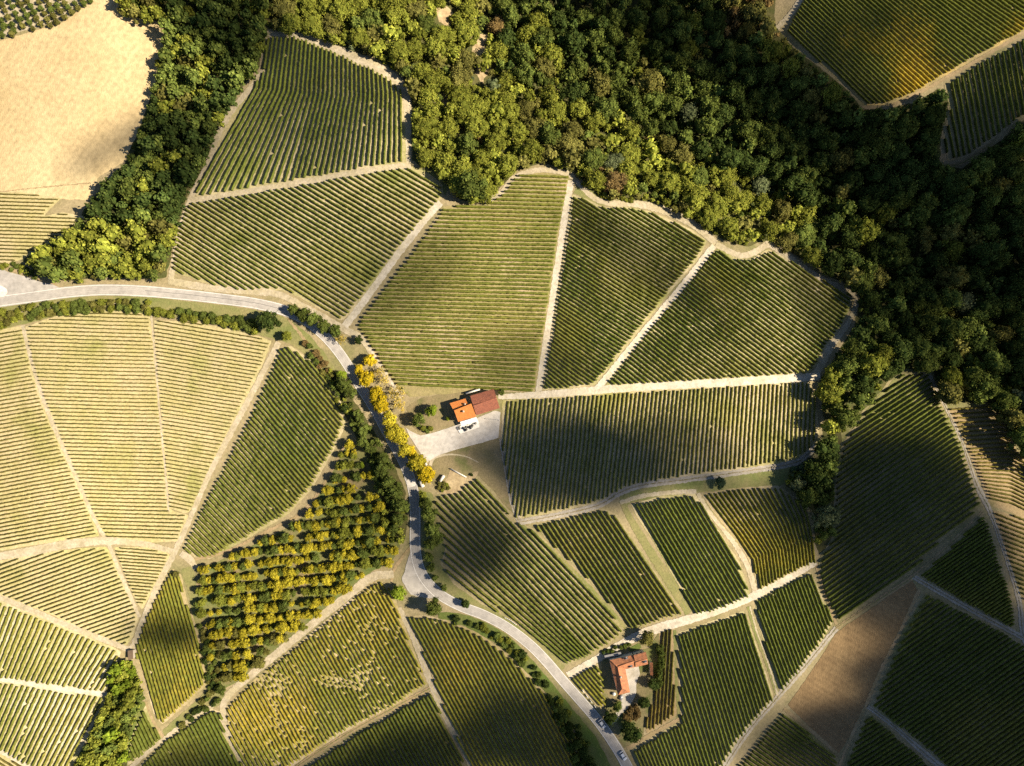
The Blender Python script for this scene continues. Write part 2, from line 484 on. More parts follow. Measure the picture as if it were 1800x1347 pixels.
sheet('lawn', [(760, 802), (790, 795), (840, 780), (878, 770), (884, 790), (892, 850), (905, 905), (870, 870), (842, 836), (800, 860), (768, 866), (757, 845), (752, 820)], 'lawn', 0.075)
sheet('lawn', [(715, 715), (740, 700), (790, 690), (840, 684), (842, 690), (800, 705), (800, 730), (800, 748), (770, 756), (735, 760), (718, 740)], 'lawn', 0.075)
sheet('bare_slope', [(766, 14), (785, 10), (800, 28), (790, 50), (772, 40)], 'scar', 0.09, 3)
sheet('bare_slope', [(828, 62), (862, 60), (856, 92), (830, 100)], 'scar', 0.09, 3)
sheet('bare_slope', [(770, 165), (812, 160), (808, 186), (780, 188)], 'scar', 0.09, 3)
sheet('bare_slope', [(838, 105), (865, 120), (850, 145), (836, 130)], 'scar', 0.09, 3)

# farm tracks
for pts, wd, mt in [
    ([(300, 495), (312, 430), (325, 380), (335, 352), (347, 325), (365, 290), (383, 240), (408, 195), (443, 152), (463, 125)], 9, 'track'),
    ([(335, 354), (400, 344), (450, 335), (560, 316), (660, 298), (722, 291)], 10, 'track'),
    ([(464, 60), (520, 62), (570, 78), (640, 108), (690, 135), (710, 160), (717, 200), (718, 288)], [8, 9, 12, 14, 14, 12, 9, 7], 'track'),
    ([(606, 574), (640, 530), (690, 460), (740, 395), (774, 356)], 11, 'white'),
    ([(946, 692), (957, 620), (969, 540), (981, 460), (993, 380), (1004, 318)], 10, 'white'),
    ([(852, 358), (882, 338), (905, 312), (950, 299), (1000, 305)], 8, 'track'),
    ([(1002, 308), (1040, 345), (1070, 357), (1120, 359), (1170, 371), (1220, 396), (1258, 428)], [8, 8, 9, 12, 13, 12, 10], 'track'),
    ([(1050, 684), (1100, 622), (1150, 562), (1200, 502), (1255, 432)], 10, 'white'),
    ([(1258, 430), (1300, 449), (1330, 442), (1352, 430), (1385, 450), (1440, 488), (1500, 517), (1504, 538), (1488, 572), (1460, 610), (1440, 648), (1425, 666)], [9, 9, 10, 11, 9, 9, 8, 8, 8, 10, 12, 12], 'track'),
    ([(876, 698), (950, 694), (1050, 686), (1150, 679), (1300, 671), (1425, 663), (1442, 662)], [8, 11, 12, 12, 13, 13, 12], 'white'),
    ([(908, 919), (980, 906), (1050, 889), (1090, 866), (1130, 853), (1200, 844), (1300, 830), (1392, 815), (1418, 800), (1434, 785)], 12, 'grey'),
    ([(880, 772), (890, 830), (902, 890), (912, 915)], [6, 7, 9, 8], 'grey'),
    ([(915, 922), (950, 950), (1010, 1005), (1060, 1058), (1104, 1108)], 7, 'green'),
    ([(998, 1188), (1040, 1164), (1090, 1134), (1140, 1110), (1200, 1092), (1260, 1074), (1320, 1050), (1380, 1020), (1434, 988)], [12, 12, 13, 15, 14, 12, 12, 11, 10], 'white'),
    ([(1092, 880), (1110, 915), (1140, 965), (1175, 1020), (1212, 1078)], [10, 15, 18, 18, 16], 'green'),
    ([(1090, 884), (1130, 872), (1180, 866), (1224, 864)], 7, 'track'),
    ([(1226, 868), (1250, 905), (1290, 955), (1315, 998), (1328, 1045)], [6, 6, 7, 9, 8], 'track'),
    ([(1316, 1066), (1330, 1115), (1350, 1170), (1368, 1226)], 9, 'green'),
    ([(1318, 1066), (1332, 1115), (1352, 1170), (1368, 1226)], 3, 'track'),
    ([(1433, 990), (1448, 1035), (1470, 1098)], 6, 'tan'),
    ([(1255, 1380), (1310, 1292), (1365, 1228), (1420, 1165), (1470, 1104)], 11, 'grey'),
    ([(1470, 1104), (1540, 1057), (1605, 1014), (1660, 966), (1728, 900)], [6, 7, 9, 7, 6], 'tan'),
    ([(1632, 655), (1662, 715), (1692, 780), (1716, 850), (1738, 895), (1758, 950), (1778, 1010), (1792, 1060), (1797, 1110), (1810, 1150)], [6, 6, 6, 7, 12, 7, 7, 9, 10, 9], 'grey'),
    ([(1605, 1014), (1680, 1057), (1740, 1090), (1815, 1130)], 10, 'grey'),
    ([(1616, 1036), (1582, 1110), (1547, 1180), (1522, 1240), (1494, 1300), (1465, 1370)], 6, 'tan'),
    ([(1525, 1242), (1570, 1276), (1620, 1320), (1680, 1370)], [8, 8, 12, 14], 'grey'),
    ([(1378, 1246), (1430, 1288), (1474, 1328)], 7, 'tan'),
    ([(490, 602), (460, 660), (420, 735), (370, 830), (335, 910), (305, 975), (270, 1045), (232, 1142)], [9, 9, 9, 8, 8, 9, 9, 9], 'track'),
    ([(-60, 990), (0, 978), (60, 968), (120, 957), (190, 951), (260, 958), (305, 970)], [10, 12, 14, 14, 12, 9, 9], 'track'),
    ([(40, 572), (57, 640), (83, 720), (130, 830), (170, 920), (190, 955), (215, 1015), (245, 1085)], 6, 'track'),
    ([(266, 555), (274, 640), (282, 740), (292, 840), (297, 900)], 4, 'track'),
    ([(-60, 1025), (0, 1050), (60, 1075), (140, 1108), (228, 1142)], 9, 'track'),
    ([(-60, 1185), (0, 1193), (60, 1202), (130, 1213), (188, 1221)], 8, 'white'),
    ([(-60, 1290), (0, 1320), (60, 1352), (120, 1385)], 7, 'white'),
    ([(335, 985), (400, 969), (470, 934), (530, 902), (572, 848), (604, 785)], 6, 'tan'),
    ([(318, 972), (335, 985), (345, 1000)], [10, 12, 8], 'track'),
    ([(692, 1010), (655, 1014), (620, 1040), (560, 1088), (500, 1138), (440, 1188), (402, 1222), (392, 1250), (402, 1292), (432, 1350), (450, 1390)], [12, 14, 13, 12, 12, 12, 11, 10, 9, 9, 9], 'track'),
    ([(702, 1068), (730, 1130), (755, 1195), (780, 1255), (810, 1310), (840, 1372)], [7, 9, 10, 9, 8, 8], 'track'),
    ([(756, 1210), (700, 1240), (620, 1284), (540, 1335), (480, 1380)], 8, 'tan'),
    ([(375, 1240), (330, 1268), (290, 1298), (240, 1340), (200, 1380)], 6, 'track'),
    ([(256, 1232), (268, 1265), (290, 1300)], 5, 'tan'),
    ([(724, 960), (706, 982), (692, 1003), (688, 1024)], 6, 'tan'),
    ([(1186, 1108), (1188, 1180), (1193, 1262)], 6, 'green'),
    ([(1102, 1316), (1150, 1288), (1197, 1262)], 7, 'tan'),
    ([(1510, 190), (1560, 187), (1610, 166), (1660, 139), (1720, 105), (1800, 58), (1870, 20)], 7, 'tan'),
    ([(1655, 292), (1690, 287), (1745, 252)], 8, 'tan'),
    ([(1366, 50), (1395, 18), (1430, -40)], 8, 'track'),
    ([(296, 494), (380, 508), (440, 512), (490, 518), (540, 542), (600, 576), (636, 596), (662, 636), (686, 672), (708, 702)], [10, 11, 10, 12, 9, 10, 11, 9, 8, 6], 'track'),
    ([(650, 612), (670, 642), (700, 690)], 5, 'white'),
    ([(-60, 345), (40, 333), (160, 322)], 2, 'tan'),
    ([(20, 532 + 20), (90, 540), (200, 533), (260, 548)], 3, 'track'),
    ([(505, 560), (530, 590), (548, 622)], [4, 6, 5], 'tan'),
]:
    wd = np.asarray(wd, float) * (1.12 if mt in ('white', 'track') and np.max(wd) > 5 else 0.88)
    ribbon('farm_track', pts, wd if wd.ndim else float(wd), mt, {'green': 0.10, 'tan': 0.11, 'grey': 0.12, 'track': 0.13, 'white': 0.14}[mt], jag=0.9, step=2.6)
    if np.max(wd) > 6.5 and mt in ('tan', 'grey'): ribbon('grass_strip', pts, 1.2, 'green' if mt != 'grey' else 'lawn', 0.19, jag=0.75, step=2.2)

# the road
ROAD = [(-80, 542), (0, 530), (60, 522), (120, 514), (180, 510), (250, 512), (330, 519), (400, 527), (450, 534), (500, 546), (537, 563), (566, 586), (590, 612), (612, 643), (632, 677), (656, 715),
        (686, 770), (708, 810), (721, 842), (728, 872), (730, 910), (730, 960), (736, 996), (751, 1023), (776, 1047), (811, 1066), (850, 1081), (890, 1102), (930, 1132), (960, 1162), (990, 1197),
        (1020, 1231), (1050, 1266), (1075, 1301), (1097, 1337), (1118, 1380), (1135, 1425)]
RW = [22, 21, 20, 20, 20, 19, 19, 19, 18, 17, 16, 17, 18, 19, 19, 18, 17, 18, 18, 18, 19, 20]
road = ribbon('road', ROAD, RW, 'asphalt', 0.17)
ribbon('road_edge_line', ROAD, 0.7, 'paint', 0.185, off=8.2, parent=road)
ribbon('road_edge_line', ROAD, 0.7, 'paint', 0.185, off=-8.2, parent=road)
for o_ in (-4.6, -1.6, 1.8, 4.8): ribbon('tyre_wear', ROAD, 1.3, 'worn', 0.183, jag=0.45, parent=road, off=o_)
ribbon('road_seam', [(255, 511), (330, 518), (400, 526), (450, 533), (500, 545)], 0.6, 'seam', 0.186, parent=road)
sheet('layby', [(721, 972), (714, 993), (711, 1007), (706, 1016), (708, 1023), (716, 1037), (722, 1045), (738, 1050), (757, 1052), (772, 1051), (752, 1026), (736, 998), (730, 972)], 'asphalt', 0.155, 0.4)
sheet('road_junction', [(-80, 440), (0, 472), (17, 479), (47, 487), (71, 496), (89, 499), (106, 506), (98, 518), (0, 532), (-80, 545)], 'asphalt', 0.155, 0.5)
ribbon('bare_verge', [(-60, 440), (0, 468), (30, 478), (60, 489), (100, 502)], 4, 'tan', 0.14, 0.5)
sheet('traffic_island', [(-40, 500), (2, 502), (13, 508), (14, 516), (8, 522), (-40, 528)], 'concrete', 0.36, 0.2)
sheet('concrete_slab', [(714, 845), (729, 842), (732, 854), (717, 858)], 'concrete', 0.27, 0.2)
sheet('courtyard', [(713, 752), (722, 758), (740, 766), (765, 760), (790, 752), (806, 746), (838, 735), (870, 722), (880, 724), (876, 770), (845, 779), (800, 791), (770, 801), (752, 812), (747, 818), (738, 795), (722, 770)], 'gravel', 0.15, 0.4)
ribbon('garden_path', [(756, 818), (762, 806), (775, 801), (795, 799), (820, 803), (841, 813)], [6, 5, 3, 2.5, 2, 1.6], 'track', 0.14, 0.15, step=2.5)
sheet('stone_terrace', [(787, 838), (792, 824), (806, 831), (821, 839), (833, 830), (842, 828), (838, 838), (826, 848), (812, 862), (795, 868), (776, 868), (770, 860), (780, 850)], 'scar', 0.16, 0.4)

# ------------------------------------------------------------------ vineyards
STY = {
    'straw': dict(a=(0.125, 0.115, 0.032), b=(0.18, 0.15, 0.045), s=((0.50, 0.42, 0.24), (0.44, 0.385, 0.175), (0.355, 0.34, 0.125)), w=0.23, h=1.2, gap=0.004),
    'light': dict(a=(0.175, 0.185, 0.038), b=(0.25, 0.225, 0.048), s=((0.50, 0.43, 0.25), (0.39, 0.36, 0.155), (0.58, 0.51, 0.36)), w=0.42, h=1.3, gap=0.02),
    'olive': dict(a=(0.145, 0.165, 0.030), b=(0.205, 0.205, 0.042), s=((0.35, 0.285, 0.14), (0.265, 0.24, 0.09), (0.46, 0.36, 0.23)), w=0.50, h=1.75, gap=0.004),
    'green': dict(a=(0.125, 0.148, 0.028), b=(0.20, 0.195, 0.042), s=((0.50, 0.42, 0.26), (0.37, 0.325, 0.155), (0.26, 0.26, 0.085)), w=0.40, h=1.75, gap=0.006),
    'gold': dict(a=(0.175, 0.18, 0.030), b=(0.36, 0.28, 0.038), s=((0.44, 0.355, 0.195), (0.33, 0.275, 0.12), (0.54, 0.45, 0.30)), w=0.36, h=1.4, gap=0.105),
    'amber': dict(a=(0.165, 0.17, 0.030), b=(0.33, 0.26, 0.038), s=((0.42, 0.34, 0.19), (0.32, 0.265, 0.12), (0.50, 0.41, 0.26)), w=0.38, h=1.5, gap=0.008),
    'streak': dict(a=(0.125, 0.14, 0.026), b=(0.46, 0.33, 0.035), s=((0.40, 0.31, 0.15), (0.28, 0.235, 0.10), (0.54, 0.39, 0.15)), w=0.38, h=1.35, gap=0.006),
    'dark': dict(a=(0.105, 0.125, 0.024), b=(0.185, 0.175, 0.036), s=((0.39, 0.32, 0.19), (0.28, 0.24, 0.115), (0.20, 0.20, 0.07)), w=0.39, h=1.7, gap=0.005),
    'upright': dict(a=(0.15, 0.155, 0.032), b=(0.25, 0.225, 0.045), s=((0.52, 0.43, 0.27), (0.42, 0.36, 0.19), (0.30, 0.28, 0.10)), w=0.36, h=1.0, gap=0.005),
    'rust': dict(a=(0.14, 0.13, 0.032), b=(0.29, 0.21, 0.048), s=((0.39, 0.29, 0.16), (0.30, 0.225, 0.11), (0.23, 0.20, 0.08)), w=0.34, h=1.25, gap=0.02),
}
for k, v in STY.items():
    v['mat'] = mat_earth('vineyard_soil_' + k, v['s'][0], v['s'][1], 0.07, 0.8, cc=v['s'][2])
SEC = np.array([(-1.0, 0.30), (-1.15, 0.62), (-0.55, 1.0), (0.55, 1.0), (1.15, 0.62), (1.0, 0.30)])


def row_mesh(P2, st, seed, org, tint):
    """one trimmed hedge of vines along world xy points"""
    p = resample(P2, 0.9)
    n = len(p)
    t = np.gradient(p, axis=0)
    t /= np.maximum(np.linalg.norm(t, axis=1), 1e-6)[:, None]
    nr = np.stack([-t[:, 1], t[:, 0]], 1)
    rg = np.random.default_rng(seed)
    sm = noise(np.arange(n), np.full(n, seed), 3.0, 3)
    hs = st['h'] * (0.88 + 0.16 * sm + 0.08 * rg.random(n))
    ws = st['w'] * (0.82 + 0.22 * sm + 0.14 * rg.random(n))
    lat = 0.05 * rg.standard_normal(n) + 0.25 * (noise(np.arange(n), np.full(n, seed), 14.0, 6) - 0.5)
    gz = h(p[:, 0], p[:, 1])
    gapm = (rg.random(n) < st['gap'] * 0.4) | (noise(p[:, 0], p[:, 1], 14.0, 77) + 0.14 * rg.standard_normal(n) < (0.06 if st['gap'] > 0.1 else -0.3))
    hs = np.where(gapm, hs * 0.28, hs)
    ws = np.where(gapm, ws * 0.45, ws)
    V = np.zeros((n, 6, 3))
    jit = 1 + 0.14 * rg.standard_normal((n, 6))
    V[:, :, :2] = p[:, None] + nr[:, None] * ((SEC[None, :, 0] * jit * ws[:, None]) + lat[:, None])[:, :, None]
    V[:, :, 2] = gz[:, None] + SEC[None, :, 1] * hs[:, None]
    b = np.arange(n - 1)[:, None] * 6
    k = np.arange(5)[None]
    F4 = [np.stack([b + k, b + k + 1, b + 6 + k + 1, b + 6 + k], -1).reshape(-1, 4)]
    F4.append(np.array([[0, 3, 2, 1], [0, 5, 4, 3]]))
    e = (n - 1) * 6
    F4.append(np.array([[e, e + 1, e + 2, e + 3], [e, e + 3, e + 4, e + 5]]))
    yl = np.clip(1.6 * (noise(p[:, 0], p[:, 1], 26.0, tint) - 0.42) + 0.45 * (rg.random(n) - 0.5) + 0.3 * (noise(p[:, 0], p[:, 1], 5.0, tint + 3) - 0.5), 0, 1)
    c = (np.array(st['a']) * (1 - yl[:, None]) + np.array(st['b']) * yl[:, None]) * (0.8 + 0.4 * rg.random(n))[:, None]
    C = np.repeat(c[:, None], 6, 1) * (0.8 + 0.4 * rg.random((n, 6, 1)))
    # loose shoots and leaf tufts standing off the hedge
    m = int(n * 3)
    i = rg.integers(0, n, m)
    i = i[~gapm[i]]
    m = len(i)
    side = rg.uniform(-1.25, 1.25, m)
    up = rg.uniform(0.45, 1.12, m)
    ctr = np.zeros((m, 3))
    ctr[:, :2] = p[i] + nr[i] * (side * ws[i] * 1.15 + lat[i])[:, None] + t[i] * rg.uniform(-0.5, 0.5, m)[:, None]
    ctr[:, 2] = gz[i] + hs[i] * up
    a = rg.standard_normal((m, 3)); a /= np.linalg.norm(a, axis=1)[:, None]
    q = rg.standard_normal((m, 3)); q -= (q * a).sum(1)[:, None] * a; q /= np.linalg.norm(q, axis=1)[:, None]
    s = rg.uniform(0.10, 0.20, m)[:, None]
    L = np.stack([ctr - a * s, ctr - q * s * 0.7, ctr + a * s, ctr + q * s * 0.7], 1)
    CL = np.repeat((c[i] * (0.8 + 0.55 * rg.random((m, 1))))[:, None], 4, 1)
    base = n * 6
    F4.append(base + np.arange(m * 4).reshape(m, 4))
    VV = np.concatenate([V.reshape(-1, 3), L.reshape(-1, 3)]) - np.asarray(org)
    return np_mesh('vine_row', VV, F4, M['vine'], np.concatenate([C.reshape(-1, 3), CL.reshape(-1, 3)]))


def make_lines(rows, poly):
    q = np.asarray(poly, float)
    if rows[0] == 'par':
        _, slope, sp = rows
        d = np.array([1.0, slope]); d /= np.linalg.norm(d)
        nrm = np.array([-d[1], d[0]])
        c = q.mean(0)
        a, s = (q - c) @ d, (q - c) @ nrm
        ks = np.arange(s.min() + sp * 0.5, s.max(), sp)
        return [np.stack([c + nrm * k + d * (a.min() - 5), c + nrm * k + d * (a.max() + 5)]) for k in ks]
    _, guides, n = rows
    G = []
    for g in guides:
        g = np.asarray(g, float)
        e0, e1 = g[0] - g[1], g[-1] - g[-2]
        g = np.concatenate([[g[0] + e0 / np.linalg.norm(e0) * 60], g, [g[-1] + e1 / np.linalg.norm(e1) * 60]])
        s = np.concatenate([[0], np.cumsum(np.hypot(*np.diff(g, axis=0).T))])
        tt = np.concatenate([[0], np.linspace(0.1, 0.9, len(g) - 2), [1]])
        T = np.linspace(0, 1, 61)
        G.append(np.stack([np.interp(T, tt, g[:, 0]), np.interp(T, tt, g[:, 1])], 1))
    out = []
    for A, B in zip(G[:-1], G[1:]):          # n = spacing between rows
        d = (A[33] - A[27]) + (B[33] - B[27])
        d /= np.linalg.norm(d)
        v = B[30] - A[30]
        k = max(2, int(round(abs(v[0] * d[1] - v[1] * d[0]) / n)))
        for f in np.arange(k) / k: out.append(A * (1 - f) + B * f)
    return out + [G[-1]]


NROW = 0


def grow(poly, d):
    q = np.asarray(poly, float)
    nx_, pv = np.roll(q, -1, 0), np.roll(q, 1, 0)
    area = 0.5 * np.sum(q[:, 0] * nx_[:, 1] - nx_[:, 0] * q[:, 1])
    def nrm(e):
        n = np.stack([e[:, 1], -e[:, 0]], 1) * (1 if area > 0 else -1)
        return n / np.maximum(np.linalg.norm(n, axis=1), 1e-6)[:, None]
    b = nrm(q - pv) + nrm(nx_ - q)
    return q + d * b / np.maximum(np.linalg.norm(b, axis=1), 0.8)[:, None]


def vineyard(poly, rows, style, label, seed, jit=1.0):
    global NROW
    st = STY[style]
    c = ground(np.mean(np.asarray(poly, float), 0)[None])[0]
    e = tag(empty('vineyard_plot', c), label, 'vineyard', 'vineyard plots on the hillsides')
    link('soil', sheet_mesh('soil', grow(poly, 4.0), st['mat'], 0.09, jit, seed=seed, org=c), e)
    rg = np.random.default_rng(seed)
    poly = grow(poly, 1.8)
    for ln in make_lines(rows, poly):
        p = resample(ln, 1.2)
        ok = inside(p, poly)
        ids = np.flatnonzero(ok)
        if not len(ids): continue
        for run in np.split(ids, np.flatnonzero(np.diff(ids) > 1) + 1):
            if len(run) < 9: continue
            j0, j1 = rg.integers(0, 3), rg.integers(0, 3)
            w2 = ground(p[run[j0]:run[-1] - j1 + 1])[:, :2]
            NROW += 1
            link('vine_row', row_mesh(w2, st, NROW, c, seed), e)
    return e


V = vineyard
V([(467, 68), (520, 67), (560, 84), (600, 100), (650, 122), (688, 144), (702, 158), (711, 190), (713, 284), (660, 291), (560, 309), (450, 328), (350, 344), (344, 338), (362, 306), (384, 256), (404, 208), (446, 156), (467, 128), (463, 100)],
  ('g', [[(345, 343), (452, 156), (467, 64)], [(516, 314), (556, 170), (560, 90)], [(716, 290), (713, 170), (707, 130)]], 7.7), 'green', 'upper vineyard of upright rows kinked at the top, wrapped by trees', 1)
V([(335, 360), (450, 342), (560, 323), (660, 305), (724, 297), (752, 308), (774, 326), (775, 346), (738, 390), (698, 440), (648, 503), (612, 553), (600, 560), (565, 540), (535, 524), (505, 508), (470, 506), (430, 510), (380, 500), (308, 476), (306, 462), (315, 415), (327, 372)],
  ('g', [[(400, 118), (800, 346)], [(180, 415), (640, 718)]], 7.7), 'green', 'fan-shaped vineyard of slanting rows between the road and the upper kinked vineyard', 2)
V([(908, 312), (940, 306), (998, 312), (996, 330), (982, 400), (969, 480), (957, 570), (945, 640), (938, 688), (880, 684), (850, 681), (790, 688), (722, 694), (708, 684), (680, 650), (662, 620), (645, 592), (632, 575), (642, 556), (672, 517), (722, 452), (762, 397), (782, 366), (850, 364), (880, 348)],
  ('g', [[(640, 303), (1010, 313)], [(640, 495), (1000, 503)], [(640, 672), (960, 688)]], 7.2), 'olive', 'olive vineyard of level rows directly above the orange-roofed house', 3)
V([(1008, 346), (1030, 354), (1060, 368), (1100, 367), (1140, 375), (1180, 392), (1215, 408), (1240, 426), (1222, 456), (1176, 510), (1126, 572), (1080, 630), (1044, 674), (1000, 680), (956, 684), (962, 650), (972, 590), (984, 520), (996, 440), (1004, 380)],
  ('g', [[(1050, 260), (1280, 400)], [(960, 520), (1130, 632)], [(900, 640), (1000, 722)]], 6.2), 'green', 'wedge vineyard of slanting rows under the bare bank, between two white tracks', 4)
V([(1262, 440), (1292, 458), (1322, 460), (1350, 443), (1375, 453), (1420, 482), (1460, 502), (1496, 521), (1486, 550), (1472, 578), (1450, 608), (1430, 642), (1416, 655), (1300, 662), (1180, 670), (1066, 678), (1096, 640), (1146, 576), (1196, 516), (1244, 456)],
  ('g', [[(1300, 370), (1560, 560)], [(1040, 660), (1120, 726)]], 6.8), 'green', 'broad vineyard of slanting rows bordered by the bend of the wood', 5)
V([(886, 706), (950, 701), (1100, 692), (1250, 682), (1418, 673), (1430, 700), (1436, 760), (1422, 788), (1396, 805), (1330, 818), (1200, 836), (1100, 854), (1060, 877), (980, 897), (908, 910), (897, 860), (885, 790)],
  ('g', [[(896, 690), (868, 930)], [(1150, 680), (1128, 860)], [(1432, 665), (1428, 830)]], 7.4), 'upright', 'dark vineyard of upright rows beside the orange-roofed house', 6)
V([(838, 840), (868, 870), (904, 918), (938, 934), (998, 994), (1058, 1062), (1098, 1107), (1050, 1142), (994, 1167), (960, 1137), (900, 1086), (850, 1060), (800, 1024), (778, 990), (787, 965), (777, 930), (766, 888), (768, 873), (800, 870), (826, 850)],
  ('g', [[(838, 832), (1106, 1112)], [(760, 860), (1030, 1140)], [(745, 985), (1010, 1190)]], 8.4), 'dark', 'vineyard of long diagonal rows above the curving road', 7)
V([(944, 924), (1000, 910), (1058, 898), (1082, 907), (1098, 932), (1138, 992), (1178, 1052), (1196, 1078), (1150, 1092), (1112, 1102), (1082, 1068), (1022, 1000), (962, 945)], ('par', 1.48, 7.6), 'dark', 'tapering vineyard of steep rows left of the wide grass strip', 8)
V([(1112, 888), (1160, 877), (1220, 871), (1236, 896), (1256, 930), (1296, 990), (1316, 1048), (1290, 1060), (1226, 1080), (1192, 1020), (1152, 950), (1124, 908)], ('par', 1.66, 7.0), 'green', 'vineyard of steep rows between the wide grass strip and a narrow track', 9)
V([(1236, 870), (1290, 862), (1366, 857), (1388, 872), (1418, 892), (1426, 940), (1430, 988), (1400, 1002), (1334, 1036), (1330, 1010), (1314, 972), (1284, 932), (1254, 894)],
  ('g', [[(1200, 866), (1268, 946), (1304, 1000), (1312, 1050)], [(1250, 846), (1318, 940), (1340, 972), (1348, 1036)], [(1400, 840), (1424, 905), (1432, 950), (1438, 1000)]], 6.3), 'amber', 'vineyard of rows that bend halfway, under the blue-green bushes', 10)
V([(1332, 1056), (1370, 1034), (1422, 1008), (1438, 1042), (1462, 1090), (1438, 1130), (1398, 1183), (1374, 1214), (1366, 1195), (1347, 1130), (1331, 1078)], ('par', 2.7, 6.4), 'green', 'grassy green vineyard between the two ends of a grey lane and pale track', 11)
V([(1192, 1116), (1240, 1099), (1306, 1078), (1318, 1112), (1338, 1170), (1357, 1228), (1328, 1260), (1288, 1310), (1250, 1380), (1140, 1380), (1114, 1320), (1150, 1298), (1200, 1270), (1198, 1200)],
  ('g', [[(1040, 1150), (1127, 1347)], [(1190, 1108), (1262, 1347)], [(1308, 1060), (1400, 1347)]], 6.9), 'green', 'large vineyard of steep rows right of the courtyard farmhouse', 12)
V([(1162, 1112), (1180, 1104), (1183, 1180), (1186, 1256), (1160, 1272), (1138, 1286), (1136, 1268), (1152, 1222), (1160, 1150)], ('par', -16.0, 6.3), 'rust', 'narrow vineyard strip behind the hedge of the courtyard farmhouse', 13)
V([(1006, 1192), (1030, 1178), (1054, 1168), (1059, 1200), (1064, 1238), (1054, 1243), (1034, 1219)], ('par', 1.15, 6.2), 'amber', 'small vineyard patch between the road fence and the courtyard farmhouse', 14)
V([(1585, 660), (1628, 658), (1638, 680), (1656, 720), (1686, 780), (1710, 858), (1720, 888), (1698, 910), (1640, 958), (1600, 1003), (1540, 1045), (1475, 1090), (1457, 1060), (1440, 1012), (1444, 982), (1468, 942), (1470, 850), (1482, 784), (1504, 752), (1544, 702)],
  ('g', [[(1490, 700), (1640, 610)], [(1440, 870), (1690, 700)], [(1440, 1000), (1720, 800)], [(1460, 1105), (1740, 910)]], 8.0), 'dark', 'large dark vineyard of rising rows left of the ridge path', 15)
V([(1668, 720), (1738, 718), (1758, 742), (1783, 792), (1840, 850), (1860, 930), (1800, 905), (1742, 886), (1722, 832), (1696, 772)],
  ('g', [[(1640, 722), (1745, 716), (1850, 740)], [(1690, 790), (1770, 785), (1860, 830)], [(1720, 872), (1780, 885), (1870, 930)]], 6.8), 'rust', 'brownish vineyard of bowed rows right of the ridge path, below the dark wood', 16)
V([(1748, 900), (1800, 912), (1860, 935), (1860, 1080), (1800, 1056), (1782, 1010), (1764, 952)], ('par', 0.38, 7.6), 'rust', 'vineyard of short descending rows right of the ridge path, below the gravel pad', 17)
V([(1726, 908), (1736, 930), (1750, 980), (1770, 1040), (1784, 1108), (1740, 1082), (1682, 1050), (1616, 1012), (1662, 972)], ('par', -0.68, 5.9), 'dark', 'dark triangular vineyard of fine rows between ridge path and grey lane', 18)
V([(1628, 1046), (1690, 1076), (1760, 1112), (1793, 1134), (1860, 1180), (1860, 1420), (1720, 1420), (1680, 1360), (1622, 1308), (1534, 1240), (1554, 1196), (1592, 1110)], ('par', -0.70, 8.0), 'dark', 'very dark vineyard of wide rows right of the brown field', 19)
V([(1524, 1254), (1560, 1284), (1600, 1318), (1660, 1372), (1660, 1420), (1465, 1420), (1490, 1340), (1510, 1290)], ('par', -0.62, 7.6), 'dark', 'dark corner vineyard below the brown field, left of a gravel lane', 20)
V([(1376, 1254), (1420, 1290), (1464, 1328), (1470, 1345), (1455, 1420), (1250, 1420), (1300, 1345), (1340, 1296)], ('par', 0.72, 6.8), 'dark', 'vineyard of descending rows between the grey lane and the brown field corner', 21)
V([(1380, 58), (1404, 20), (1442, -50), (1870, -50), (1870, 10), (1800, 52), (1700, 107), (1650, 136), (1605, 162), (1560, 181), (1522, 182), (1492, 150), (1452, 116), (1404, 78)],
  ('g', [[(1350, 30), (1520, 195)], [(1440, -40), (1640, 140)], [(1600, -60), (1800, 80)], [(1700, -90), (1900, 30)]], 6.4), 'streak', 'gold-streaked vineyard above the rising tan track, beside a small grove', 22)
V([(1664, 152), (1722, 114), (1860, 38), (1860, 180), (1790, 206), (1738, 246), (1700, 272), (1668, 282), (1660, 250), (1672, 190)], ('par', 5.6, 9.6), 'dark', 'dark vineyard of steep rows tucked between the wood and the tan track', 23)
V([(-70, 342), (40, 342), (105, 350), (80, 370), (76, 382), (110, 378), (148, 382), (128, 402), (75, 430), (38, 452), (0, 468), (-70, 460)], ('par', 0.03, 6.4), 'straw', 'vineyard of level rows below the bare sandy field', 24)
V([(-80, 604), (0, 584), (38, 575), (42, 600), (56, 660), (76, 720), (106, 790), (146, 880), (172, 940), (100, 948), (15, 962), (-80, 976)], ('g', [[(-90, 604), (60, 578)], [(-90, 1000), (180, 950)]], 6.8), 'straw', 'pale straw vineyard of gently rising rows right of the field edge, first of the fan', 25)
V([(48, 577), (100, 560), (160, 552), (210, 548), (260, 557), (269, 610), (277, 700), (285, 790), (292, 870), (297, 900), (328, 908), (312, 948), (255, 950), (190, 944), (160, 884), (114, 776), (82, 700), (60, 640)],
  ('g', [[(40, 540), (270, 548)], [(40, 750), (290, 756)], [(150, 948), (320, 954)]], 6.8), 'straw', 'pale straw vineyard of level rows, widest sector of the fan', 26)
V([(274, 566), (330, 568), (400, 582), (450, 594), (474, 602), (458, 640), (434, 690), (404, 750), (364, 830), (340, 888), (326, 900), (302, 890), (294, 800), (285, 700), (277, 620)],
  ('g', [[(270, 550), (490, 588)], [(290, 740), (420, 760)], [(300, 896), (345, 906)]], 6.6), 'straw', 'pale straw vineyard of slightly falling rows under the roadside bushes', 27)
